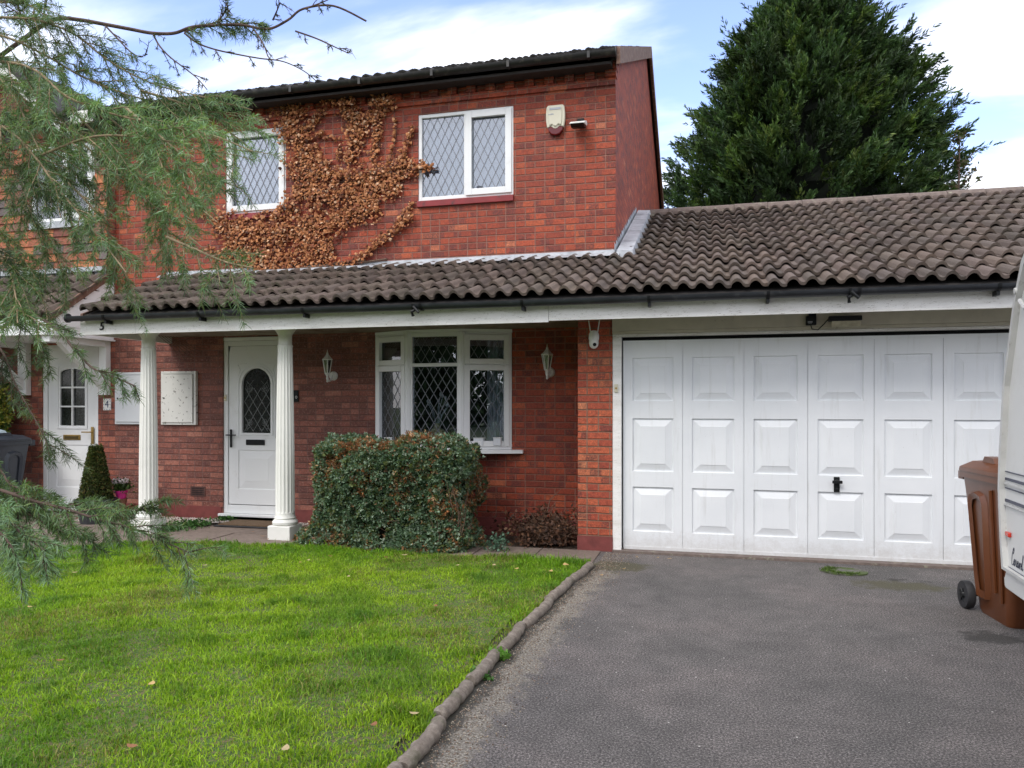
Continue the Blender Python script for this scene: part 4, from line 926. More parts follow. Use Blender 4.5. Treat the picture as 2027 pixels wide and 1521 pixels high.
# ================================================================ wheelie bins
def wheelie(loc, rz, mat, label, body_cat='wheelie bin', name='wheeled_bin'):
    t = thing(name, loc, label, body_cat, None, rz)      # local: +y is the back (wheels), x width
    def ring(w, y0, y1, z, rr=.05):
        pts = []
        for (cx, cy, a0) in ((w/2-rr, y1-rr, 0), (-w/2+rr, y1-rr, pi/2), (-w/2+rr, y0+rr, pi), (w/2-rr, y0+rr, 3*pi/2)):
            for k in range(5): a = a0+pi/2*k/4; pts.append((cx+rr*cos(a), cy+rr*sin(a), z))
        return pts
    secs = [ring(.44, -.24, .20, .0), ring(.455, -.255, .225, .03), ring(.47, -.27, .25, .22), ring(.50, -.30, .30, .5), ring(.54, -.33, .35, .85), ring(.56, -.345, .37, .98)]
    mb = MB(); V = [p for s_ in secs for p in s_]; n = 20
    F = [(i*n+k, i*n+(k+1) % n, (i+1)*n+(k+1) % n, (i+1)*n+k) for i in range(len(secs)-1) for k in range(n)]+[tuple(range(n))[::-1]]
    mb.add(V, F)
    # rim
    a, b = ring(.60, -.37, .40, .955, .06), ring(.60, -.37, .40, 1.0, .06); c_ = ring(.545, -.335, .36, .955); 
    mb.add(a+b, [(k, (k+1) % n, n+(k+1) % n, n+k) for k in range(n)]+[tuple(range(n, 2*n))]); mb.add(a+c_, [(k, n+k, n+(k+1) % n, (k+1) % n) for k in range(n)])
    body = build('body', mb, M[mat], t, local=True, smooth=True)
    # moulded side recess and ribs (both sides)
    for sx in (-1, 1):
        g = MB()
        def sidex(z): return sx*(.235+.055*z/1.0)
        out = [(-.17, .78), (-.14, .84), (-.06, .86), (.03, .84), (.06, .78), (.02, .25), (.0, .12), (-.13, .12), (-.15, .2)]
        ins_ = [(-.135, .77), (-.12, .805), (-.06, .82), (.0, .805), (.02, .76), (-.01, .27), (-.03, .17), (-.10, .17), (-.115, .22)]
        V = [(sidex(z)+sx*.014, y+.17, z) for y, z in out]+[(sidex(z)+sx*.002, y+.17, z) for y, z in ins_]+[(sidex(z)-sx*.012, (y-.01)*1.13+.17, z*1.02) for y, z in out]
        m = len(out); g.add(V, [(k, (k+1) % m, m+(k+1) % m, m+k) for k in range(m)]+[(k, 2*m+k, 2*m+(k+1) % m, (k+1) % m) for k in range(m)])
        g.tube([(sidex(.88)+sx*.0, -.25, .88), (sidex(.15), -.19, .15)], .012, 6); g.tube([(sidex(.9), -.12, .9), (sidex(.2)-sx*.002, -.10, .2)], .012, 6)
        build('side_moulding', g, M[mat], t, local=True, smooth=True)
    lid = MB(); L1, L2 = ring(.615, -.385, .39, 1.002, .06), ring(.61, -.38, .38, 1.03, .06); L3 = ring(.50, -.29, .30, 1.075, .06); L4 = ring(.30, -.12, .14, 1.095, .06)
    lid.add(L1+L2+L3+L4, [(i*n+k, i*n+(k+1) % n, (i+1)*n+(k+1) % n, (i+1)*n+k) for i in range(3) for k in range(n)]+[tuple(range(3*n, 4*n)), tuple(range(n))[::-1]])
    lid.prism([(-.10, 1.05), (-.05, 1.115), (.08, 1.12), (.13, 1.06)], 'x', -.24, -.16); lid.prism([(-.10, 1.05), (-.05, 1.115), (.08, 1.12), (.13, 1.06)], 'x', .16, .24)
    build('lid', lid, M[mat], t, local=True, smooth=True)
    h = MB(); h.tube([(-.24, .385, 1.0), (-.24, .46, .99), (-.2, .475, .985), (.2, .475, .985), (.24, .46, .99), (.24, .385, 1.0)], .016, 8); h.box(-.27, -.21, .36, .45, .93, .99); h.box(.21, .27, .36, .45, .93, .99)
    build('handle', h, M[mat], t, local=True, bevel=.004)
    ax = MB(); ax.tube([(-.29, .26, .1), (.29, .26, .1)], .012, 8); build('axle', ax, M['rubber'], t, local=True)
    for sx in (-1, 1):
        wm = MB(); x0 = sx*.255
        prof = [(.045, 0), (.095, .002), (.1, .012), (.1, .048), (.095, .058), (.045, .06)]
        V = []; m = 28
        for (r_, d_) in prof:
            for k in range(m): V.append((x0+sx*d_, .26+r_*cos(2*pi*k/m), .1+r_*sin(2*pi*k/m)))
        wm.add(V, [(i*m+k, i*m+(k+1) % m, (i+1)*m+(k+1) % m, (i+1)*m+k) for i in range(len(prof)-1) for k in range(m)])
        wh = build('wheel', wm, M['rubber'], t, local=True, smooth=True)
        hb = MB(); hb.cyl((x0+sx*.01, .26, .1), (sx, 0, 0), .068, .044, 20, .062); hb.cyl((x0+sx*.054, .26, .1), (sx, 0, 0), .03, .014, 14, .024)
        for k in range(6): a = pi/3*k; hb.tube([(x0+sx*.058, .26+.02*cos(a), .1+.02*sin(a)), (x0+sx*.056, .26+.06*cos(a), .1+.06*sin(a))], .006, 5)
        build('hub', hb, M['black'], wh, local=True)
    return t
wheelie((2.135, 5.955, 0), R(5), 'binbrown', 'brown wheeled garden waste bin on the driveway beside the caravan')
wheelie((-9.06, 7.85, 0), R(3), 'bingrey', 'dark grey wheeled bin beside the neighbouring front door')
t = thing('folded_card', (-8.93, 7.85, 1.12), 'crumpled pale blue packaging lying on the dark grey bin lid', 'packaging')
mb = MB(); mb.prism([(-.02, 0), (.16, .0), (.14, .025), (.05, .045), (-.01, .02)], 'y', -.09, .09); mb.v = [(v[0]-8.98, v[1]+7.8, v[2]+1.115) for v in mb.v]; build('sheet', mb, simple('pale_blue_card', (.4, .5, .55), .5, .2, 30), t)
# ================================================================ caravan
AC = R(2.95); cvx = 1.79-(5.36*tan(AC))
cv = thing('caravan', (cvx+5.36*tan(AC), 5.36, 0), 'white touring caravan with dark stripes parked at the right edge of the drive', 'caravan', None, -AC)
# local: x to the right (width), y along the side with 0 at the far end, negative towards the viewer
CL, CW = 4.6, 2.15
prof = [(-CL, .46), (.0, .46), (.03, .6), (.075, .95), (.06, 1.15), (-.02, 1.6), (-.22, 2.1), (-.36, 2.32), (-.6, 2.48), (-1.2, 2.52), (-CL+.6, 2.52), (-CL+.25, 2.35), (-CL, 1.6), (-CL-.05, 1.0)]
mb = MB(); mb.prism(prof, 'x', .02, CW); build('body', mb, M['caravan'], cv, local=True, bevel=.015)
mb = MB(); inner = [(y*.0+y-(.035 if y > -1 else -.035), z+(.02 if z < .5 else (-.03 if z > 2.2 else 0))) for (y, z) in prof]
n = len(prof); V = [(-.012, y, z) for y, z in prof]+[(-.012, y, z) for y, z in inner]+[(.03, y+.004, z) for y, z in prof]+[(.03, y, z) for y, z in inner]
mb.add(V, [(k, (k+1) % n, n+(k+1) % n, n+k) for k in range(n)]+[(k, 2*n+k, 2*n+(k+1) % n, (k+1) % n) for k in range(n)]+[(n+k, n+(k+1) % n, 3*n+(k+1) % n, 3*n+k) for k in range(n)])
build('edge_trim', mb, M['trim'], cv, local=True)
sk = MB(); sk.prism([(-CL, .455), (-.03, .455), (.01, .40), (-.0, .36), (-.02, .345), (-CL, .345)], 'x', .005, .05); build('skirt', sk, M['caravan'], cv, local=True, bevel=.006)
mb = MB()
for (z, h, mat) in ((1.068, .006, 0), (1.022, .016, 1), (.965, .007, 1), (.888, .018, 1), (.855, .006, 0), (.475, .012, 1)):
    mb.box(.013, .0205, -CL+.05, .02, z-h/2, z+h/2)
build('stripe', mb, M['navy'], cv, local=True)
mb = MB()
for z in (1.0, .868): mb.box(.008, .0206, -CL+.05, .025, z-.012, z+.002)
build('rubbing_strip', mb, M['trim'], cv, local=True)
mb = MB(); mb.box(.002, .0206, -.085, -.015, .668, .698); build('marker_light', mb, M['redlens'], cv, local=True, bevel=.006)
mb = MB(); mb.box(.004, .0206, -CL+1.0, -CL+2.2, 1.25, 1.95); mb.box(.004, .0206, -1.7, -.8, 1.3, 1.9); build('window', mb, M['obscure'], cv, local=True, bevel=.02)
mb = MB(); mb.cyl((.06, -2.6, .33), (1, 0, 0), .32, .18, 28); w = build('wheel', mb, M['rubber'], cv, local=True, bevel=.02)
mb = MB(); mb.cyl((.05, -2.6, .33), (1, 0, 0), .19, .02, 20); build('hub', mb, M['grey'], w, local=True)
mb = MB(); mb.tube([(.0, -.30, 2.10), (-.01, -.42, 2.04), (-.015, -1.2, 1.98)], .012, 6); mb.cyl((-.0, -.27, 2.16), (-1, 0, 0), .018, .02, 10); build('awning_fitting', mb, M['trim'], cv, local=True, smooth=True)
mb = MB(); mb.box(.3, CW-.3, -CL+.3, -.4, .30, .345); mb.tube([(.5, -.9, .3), (.5, -.7, 0)], .03); mb.tube([(1.7, -.9, .3), (1.7, -.7, 0)], .03); mb.tube([(.5, -4.2, .3), (.5, -4.3, 0)], .03); build('chassis', mb, M['black'], cv, local=True)
# script lettering "Caravel" drawn as pen strokes
def crom(P, k=6):
    P = [Vector(p) for p in P]; out = []
    for i in range(len(P)-1):
        p0_, p1_, p2_, p3_ = P[max(i-1, 0)], P[i], P[i+1], P[min(i+2, len(P)-1)]
        for j in range(k):
            t_ = j/k; out.append(.5*((2*p1_)+(p2_-p0_)*t_+(2*p0_-5*p1_+4*p2_-p3_)*t_*t_+(3*p1_-p0_-3*p2_+p3_)*t_**3))
    return out+[P[-1]]
LT = {'C': [(.85, 1.55), (.75, 1.85), (.5, 1.9), (.35, 1.6), (.55, 1.35), (.8, 1.6), (.95, 1.95), (.75, 2.1), (.45, 1.9), (.1, 1.2), (0, .6), (.15, .1), (.5, 0), (.9, .3)],
      'a': [(0, .3), (.6, .75), (.3, .8), (.05, .4), (.2, .02), (.5, .3), (.62, .75), (.58, .2), (.72, .02), (.95, .3)],
      'r': [(0, .3), (.2, .85), (.28, .7), (.5, .7), (.45, .2), (.6, .02), (.8, .3)],
      'v': [(0, .3), (.15, .7), (.25, .65), (.25, .1), (.4, .05), (.62, .75), (.7, .65), (.9, .6)],
      'e': [(0, .25), (.4, .45), (.42, .75), (.2, .75), (.1, .3), (.3, 0), (.6, .25)],
      'l': [(0, .25), (.4, 1.2), (.45, 1.7), (.3, 1.75), (.2, 1.0), (.22, .2), (.4, 0), (.65, .3)]}
AD = {'C': .9, 'a': .92, 'r': .78, 'v': .85, 'e': .58, 'l': .6}
mb = MB(); u = 0; h = .052
c = at_d(2001, 1108, 4.75)
for ch in 'Caravel':
    # text runs towards the viewer (local -y)
    mb.tube([(.0185, -(.088+(u+q_[0]+q_[1]*.2)*h*.70), .475+.03+q_[1]*h) for q_ in crom([(a_, b_, 0) for a_, b_ in LT[ch]])], .0014, 5); u += AD[ch]
build('lettering', mb, M['navy'], cv, local=True)
# ================================================================ ground
def g2(px, py, z=0): return at_z(px, py, z)[:2]
KZ = .025
kerb = [g2(*p, KZ) for p in ((1168, 1118), (1128, 1148), (1085, 1188), (1030, 1238), (985, 1292), (930, 1352), (868, 1424), (790, 1521))]
kd = (kerb[-1][0]-kerb[-2][0], kerb[-1][1]-kerb[-2][1]); kl = sqrt(kd[0]**2+kd[1]**2)
kerb += [(kerb[-1][0]+kd[0]/kl*q, kerb[-1][1]+kd[1]/kl*q-q*.0) for q in (.8, 1.8, 3.0)]
kx = lambda y: float(np.interp(y, [p[1] for p in kerb][::-1], [p[0] for p in kerb][::-1]))
pathf = [(-1.05, 7.0), (-4.4, 7.0), (-5.2, 6.9), (-5.9, 6.62), (-6.4, 6.25), (-7.0, 5.6), (-8.2, 4.6), (-10, 3.6)]
mb = MB(); mb.add([(-300, -300, -.06), (300, -300, -.06), (300, 400, -.06), (-300, 400, -.06)], [(0, 1, 2, 3)])
tag(build('ground', mb, M['field'], fix=False), None, None, None, 'structure')
# driveway: a fine sheet so that distance-to-kerb can be stored on its vertices
xs = np.arange(-3.2, 6.01, .05); ys = np.arange(-2.0, 7.79, .05); gx, gy = np.meshgrid(xs, ys)
K = np.array(kerb); P = np.stack([gx.ravel(), gy.ravel()], 1); dist = np.full(len(P), 9.0)
for i in range(len(K)-1):
    a, b = K[i], K[i+1]; ab = b-a; t_ = np.clip(((P-a)@ab)/(ab@ab), 0, 1); dist = np.minimum(dist, np.linalg.norm(P-(a+t_[:, None]*ab), axis=1))
side = P[:, 0]-np.array([kx(y) for y in P[:, 1]])
def blob(c, rx, ry): return np.clip(1.15-np.sqrt(((P[:, 0]-c[0])/rx)**2+((P[:, 1]-c[1])/ry)**2), 0, 1)
grit = np.clip(1.0-dist/.5, 0, 1)*1.15
moss = np.maximum.reduce([blob(g2(1215, 1122), .5, .38)*1.1, blob(g2(1780, 1160), .62, .3)*.95, np.clip(1-dist/.2, 0, 1)*.85, np.clip(1-np.abs(P[:, 1]-7.62)/.1, 0, 1)*.5])
dark_ground = np.maximum.reduce([np.clip(1-dist/.19, 0, 1)*1.35, blob(g2(1965, 1262), .3, .22)*1.0, blob(g2(1800, 1150), .5, .14)*.6, np.clip(1-np.abs(P[:, 1]-7.64)/.07, 0, 1)*.8])  # darker along kerb soil, wet patch, caravan corner and garage door foot
V = np.stack([P[:, 0], P[:, 1], np.zeros(len(P))+.006*snoise(P, 1.3, 4)*0], 1); V[:, 2] = .0
nx, ny = len(xs), len(ys); idx = np.arange(nx*ny).reshape(ny, nx)
F = np.stack([idx[:-1, :-1], idx[:-1, 1:], idx[1:, 1:], idx[1:, :-1]], -1).reshape(-1, 4)
cen = side[F].mean(1); F = F[cen > -.25]
d = npmesh('driveway', V, F, np.stack([grit, moss, dark_ground], 1), M['asphalt']); tag(d, None, None, None, 'structure')
# lawn surface
def lawn_h(x, y): return .035+.02*np.sin(x*.9+1)*np.cos(y*.8)
pf = np.array(pathf)
def in_lawn(X, Y, m=.0):
    yk = np.interp(-X, -pf[:, 0], pf[:, 1]); kxs = np.interp(Y, [p[1] for p in kerb][::-1], [p[0] for p in kerb][::-1])
    return (Y < yk-m) & (X < kxs-.03-m)
xs = np.arange(-12, .6, .1); ys = np.arange(-1.5, 7.11, .1); gx, gy = np.meshgrid(xs, ys); ok = in_lawn(gx.ravel(), gy.ravel())
nx, ny = len(xs), len(ys); idx = np.arange(nx*ny).reshape(ny, nx); F = np.stack([idx[:-1, :-1], idx[:-1, 1:], idx[1:, 1:], idx[1:, :-1]], -1).reshape(-1, 4)
F = F[ok[F].all(1)]; lh = lawn_h(gx.ravel(), gy.ravel())
# skirt: snap the lawn's border down a little by keeping only inside vertices
tag(npmesh('lawn', np.stack([gx.ravel(), gy.ravel(), lh-.012], 1), F, None, M['turf']), None, None, None, 'structure')
mb = MB(); mb.add([(-13, -2, -.02), (1, -2, -.02), (1, 8.4, -.02), (-13, 8.4, -.02)], [(0, 1, 2, 3)]); tag(build('soil', mb, M['soil'], fix=False), None, None, None, 'structure')
# paving path
mb = MB(); r = random.Random(4)
x = -1.04; first = True
def slab(pts, c, z=.012):
    n = len(pts); mb.add([(p[0], p[1], z) for p in pts]+[(p[0], p[1], -.03) for p in pts], [tuple(range(n))]+[(i, n+i, n+(i+1) % n, (i+1) % n) for i in range(n)], c)
while x > -12:
    xb = x-.6
    fy = lambda q: float(np.interp(-q, -pf[:, 0], pf[:, 1]))
    for (ya, yb) in ((None, 7.6), (7.61, 8.2)):
        k = r.uniform(.85, 1.12); y0 = fy(x-.005)+.0 if ya is None else ya; y1 = fy(xb+.005) if ya is None else ya
        sh = .0 if ya is None else -.3
        if ya is not None and not (-5.9 < x-.3 < -4.9): continue
        slab([(x-.006+sh*0, y0), (x-.006, yb), (xb+.006, yb), (xb+.006, y1)], (k, k*.98, k*.95), .012+r.uniform(0, .006))
    if x < -5.5:      # second row behind the first where the path widens to the neighbour's door
        k = r.uniform(.85, 1.1); slab([(x-.006, 7.61), (x-.006, 7.9 if x > -7.4 else 8.4), (xb+.006, 7.9 if x > -7.4 else 8.4), (xb+.006, 7.61)], (k, k, k*.97), .012)
    x = xb
tag(build('path', mb, M['slab']), None, None, None, 'structure')
# concrete threshold strip in front of the garage door
mb = MB(); mb.box(-.93, 3.4, 7.60, 7.79, -.02, .022); tag(build('garage_threshold', mb, M['ridge']), None, None, None, 'structure')
# timber edging logs
r = random.Random(12)
pos_txt = ['at the path corner', 'second from the path corner', 'third from the path corner', 'fourth from the path corner', 'middle of the curve', 'just below the small green weed', 'second from the near end', 'nearest the camera in view', 'first beyond the frame', 'second beyond the frame']
for i in range(len(kerb)-1):
    a, b = Vector((*kerb[i], KZ)), Vector((*kerb[i+1], KZ)); ja, jb = r.uniform(-.016, .016), r.uniform(-.016, .016); a += Vector((ja, 0, r.uniform(-.008, .006))); b += Vector((jb, 0, r.uniform(-.008, .006))); dv = (b-a).normalized(); n = 14; V = []; m = 12
    mbk = MB(); pts = []; rs = []
    for k in range(n+1):
        q = k/n; p = a.lerp(b, q)+Vector((r.uniform(-.005, .005), r.uniform(-.004, .004), r.uniform(-.005, .003)))+Vector((.012*sin(pi*q), 0, 0)); pts.append(p); rs.append(.036*(1+.08*sin(k*1.7+i))*(.8 if k in (0, n) else 1))
    pts[0] += dv*.014; pts[-1] -= dv*.01
    mbk.tube(pts, rs, m)
    if i < 8 or True:
        o = build('edging_log', mbk, M['log'], smooth=True); tag(o, 'weathered round edging log between lawn and drive, %s' % pos_txt[min(i, 9)], 'edging log', 'timber logs edging the lawn')
# ================================================================ grass
def grass():
    N = 270000
    X = rng.uniform(-8.2, .2, N*2); Y = rng.uniform(1.9, 7.1, N*2)
    ang = np.degrees(np.arctan2(X, Y)); dd = -X*SA+Y*CA
    keep = in_lawn(X, Y, -.015) & (ang > -52) & (dd > 2.5)
    X, Y = X[keep], Y[keep]; P2 = np.stack([X, Y], 1)
    n1 = snoise(P2, 2.6, 1, 3); n2 = snoise(P2, 11, 2, 3); n3 = snoise(P2, .9, 3, 2)
    kx_ = rng.random(len(X)) < np.clip(.92+.45*n2+.2*n1, .5, 1); X, Y, n1, n2, n3, P2 = X[kx_], Y[kx_], n1[kx_], n2[kx_], n3[kx_], P2[kx_]
    n = len(X); h = np.clip(.023+.012*rng.random(n)+.014*np.clip(n2, -.4, 1)+.009*n1, .011, .08)*(1+.8*(rng.random(n) > .97))
    edge = np.interp(-X, -pf[:, 0], pf[:, 1])-Y; h *= 1+.5*np.exp(-edge/.12)
    for (px, py, rr, k) in ((290, 1112, .16, 2.3), (430, 1170, .25, 1.6), (760, 1420, .2, 1.4), (1100, 1100, .3, 1.5)):
        c = at_z(px, py, .03); h *= 1+(k-1)*np.exp(-((X-c[0])**2+(Y-c[1])**2)/rr**2)
    a = rng.uniform(0, 2*pi, n); w = rng.uniform(.0012, .0026, n)*(1+.25*(h/.04)); lean = rng.uniform(.1, 1.1, n); la = rng.uniform(0, 2*pi, n)+n1*2
    base = np.stack([X, Y, lawn_h(X, Y)-.018], 1); U = np.stack([np.cos(a), np.sin(a), np.zeros(n)], 1)*w[:, None]
    L = np.stack([np.cos(la), np.sin(la), np.zeros(n)], 1)*(h*lean)[:, None]; up = np.zeros((n, 3)); up[:, 2] = h
    up2 = up.copy(); up2[:, 2] *= 1.0/(1+.35*lean)
    V = np.stack([base-U, base+U, base+L*.35+up*.62+U*.75, base+L*.35+up*.62-U*.75, base+L+up2+U*.12, base+L+up2-U*.12], 1).reshape(-1, 3)
    i0 = np.arange(n)*6; F = np.concatenate([np.stack([i0, i0+1, i0+2, i0+3], 1), np.stack([i0+3, i0+2, i0+4, i0+5], 1)])
    g = np.array([.17, .34, .016]); g2_ = np.array([.34, .50, .026]); dk = np.array([.05, .15, .012]); dry = np.array([.30, .24, .09])
    t1 = np.clip(.5+.9*n3+.35*rng.normal(size=n), 0, 1)[:, None]; C = g*(1-t1)+g2_*t1
    t2 = np.clip(n2*.9+.35*rng.normal(size=n)-.2, 0, .7)[:, None]; C = C*(1-t2)+dk*t2
    patch = 1/(1+np.exp(-(snoise(P2, 2.2, 31, 4)-.36)*10)); 
    t4 = np.clip(snoise(P2, 3.4, 71, 3)*1.2-.1, 0, .45)[:, None]; C = C*(1-t4)+np.array([.07, .19, .03])*t4
    t3 = ((rng.random(n) < .04+.45*patch)*rng.uniform(.5, 1, n))[:, None]; C = C*(1-t3)+dry*t3
    C = C*rng.uniform(.6, 1.35, n)[:, None]
    o = npmesh('grass', V, F, np.repeat(C, 6, 0), M['grass']); tag(o, None, None, None, 'stuff'); print('grass', n)
grass()
# ================================================================ dead creeper on the upper wall
def ivy():
    Zx, Zy = 400, 60; sc = 3.0426
    ST = [([(400, 470), (480, 470), (580, 480), (630, 520)], 55), ([(500, 530), (560, 600), (600, 700), (610, 800), (620, 900)], 105), ([(620, 620), (680, 560), (730, 500), (770, 440), (820, 425)], 26),
          ([(860, 440), (900, 520), (930, 600), (920, 700), (890, 800)], 58), ([(1080, 385), (1050, 480), (1060, 600), (1050, 700), (1040, 790)], 30), ([(1160, 410), (1110, 490), (1000, 520)], 42), ([(980, 520), (960, 640)], 60),
          ([(690, 700), (730, 665), (780, 648), (840, 660)], 12), ([(600, 850), (760, 880), (900, 890), (1050, 880), (1180, 850), (1300, 830)], 62), ([(560, 960), (700, 990), (900, 980), (1080, 960), (1200, 920)], 80),
          ([(560, 1040), (480, 1100), (380, 1150)], 60), ([(90, 1170), (250, 1210), (450, 1230), (650, 1200), (850, 1130), (1060, 1040)], 98), ([(150, 1290), (300, 1350), (470, 1400), (650, 1370), (800, 1310)], 90), ([(300, 1380), (420, 1450), (560, 1430)], 45),
          ([(800, 1455), (930, 1400), (1040, 1300), (1180, 1200), (1270, 1110)], 34), ([(1170, 1180), (1220, 1120), (1275, 1040)], 16), ([(-40, 1080), (60, 1130), (130, 1200)], 30), ([(50, 1310), (150, 1370), (250, 1400)], 18),
          ([(1130, 800), (1150, 720), (1165, 640), (1165, 530)], 7), ([(1190, 830), (1230, 740), (1250, 650), (1285, 580)], 16), ([(1180, 800), (1205, 720)], 8), ([(1290, 830), (1340, 830), (1400, 835)], 22), ([(820, 800), (835, 700)], 8),
          ([(680, 760), (760, 830)], 40), ([(740, 610), (700, 650)], 12), ([(1330, 790), (1350, 830)], 12), ([(880, 440), (870, 480)], 25), ([(940, 420), (935, 480)], 14), ([(700, 1320), (760, 1260)], 30)]
    P = []
    for pts, hw in ST:
        pts = np.array(pts, float)
        for i in range(len(pts)-1):
            a, b = pts[i], pts[i+1]; L = np.linalg.norm(b-a); n = int(L*hw*2/(85 if hw > 20 else 70))+2
            t_ = rng.random(n); nr = np.array([-(b-a)[1], (b-a)[0]])/max(L, 1); off = np.clip(rng.normal(size=n)*.52, -1.35, 1.35)*hw
            P.append(a+(b-a)*t_[:, None]+nr*off[:, None])
    P = np.concatenate(P)
    keep = ~((P[:, 0] > 150) & (P[:, 0] < 470) & (P[:, 1] > 620) & (P[:, 1] < 1085)) ; P = P[keep]
    # ragged gaps where brick shows through
    nz = snoise(P, .018, 9, 3); P = P[nz > -.95]
    px, py = Zx+P[:, 0]/sc, Zy+P[:, 1]/sc; Yp = YW-.02-.05*rng.random(len(P))-.03*np.clip(snoise(P, .012, 5), 0, 1)
    W = np.array([at_y(a, b, YW) for a, b in zip(px, py)]); W[:, 1] = Yp
    over = (P[:, 1] < 470) & (P[:, 0] > 350); W[over, 1] -= .05
    n = len(W); size = rng.uniform(.012, .0255, n)*(1-.4*(rng.random(n) < .25)); out = randdir(n)*.75+np.array([0, -1, .45]); out = norm(out)
    dn = np.array([0, -.1, -1])+randdir(n)*.5; dn = norm(dn-out*np.sum(dn*out, 1)[:, None]); sd = np.cross(dn, out)
    k = 7; prof = [(-.15, -.75), (.75, -.9), (.95, .0), (.35, .65), (-.0, 1.15), (-.35, .65), (-.95, 0), (-.75, -.9)]
    prof = [(a, b) for a, b in prof[1:]]; prof = [(.6, -.85), (1.0, -.1), (.5, .55), (0, 1.15), (-.5, .55), (-1.0, -.1), (-.6, -.85)]
    V = [W+out*(size*rng.uniform(.1, .5, n))[:, None]]
    for (a, b) in prof: V.append(W+sd*(size*a)[:, None]+dn*(size*b)[:, None]-out*(size*rng.uniform(-.1, .5, n))[:, None])
    V = np.stack(V, 1).reshape(-1, 3); m = len(prof)+1; i0 = np.arange(n)*m
    F = np.concatenate([np.stack([i0, i0+1+j, i0+1+(j+1) % (m-1)], 1) for j in range(m-1)])
    pal = np.array([[.38, .15, .055], [.47, .2, .08], [.28, .09, .035], [.52, .26, .13], [.2, .065, .03], [.09, .035, .02], [.62, .4, .25]]); C = pal[rng.choice(7, n, p=[.25, .22, .18, .1, .12, .08, .05])]*rng.uniform(.75, 1.25, n)[:, None]
    t = thing('dead_climbing_plant', (-4.2, YW, 3.1), 'dead brown leafy creeper spreading between the two upper windows of the brick house', 'climbing plant')
    npmesh('foliage', V, F, np.repeat(C, m, 0), M['dryleaf'], t); print('ivy', n)
    mb = MB(); r = random.Random(2)
    for pts, hw in ST:
        for q in range(3 if hw > 20 else 1):
            w = [at_y(Zx+(a+r.uniform(-1, 1)*hw*.6)/sc, Zy+(b+r.uniform(-1, 1)*hw*.6)/sc, YW-.012) for a, b in pts]
            if any(W1[0]-.05 < p[0] < W1[1]-.02 and W1[2] < p[2] < W1[3] for p in w): continue
            mb.tube(crom(w, 4), .004, 4)
    for (px, py) in ((600, 545), (640, 540), (575, 552)):     # thick stems lying over the lead
        p = at_y(px, py, YW-.1); mb.tube([(p[0], YW-.2, 3.10), (p[0]+.12, YW-.14, 3.15), (p[0]+.35, YW-.03, 3.2), (p[0]+.8, YW-.02, 3.24)], .012, 6)
    p = at_y(340, 690, YW-.05)
    for k in range(7): mb.tube([(p[0]+.02*k, YW-.3+.03*k, 2.36), (p[0]+.06+.05*k, YW-.1, 2.22), (p[0]+.14+.06*k, YW-.03, 2.02+.03*k)], .003, 4)
    build('stem', mb, M['twig'], t, fix=False)
ivy()
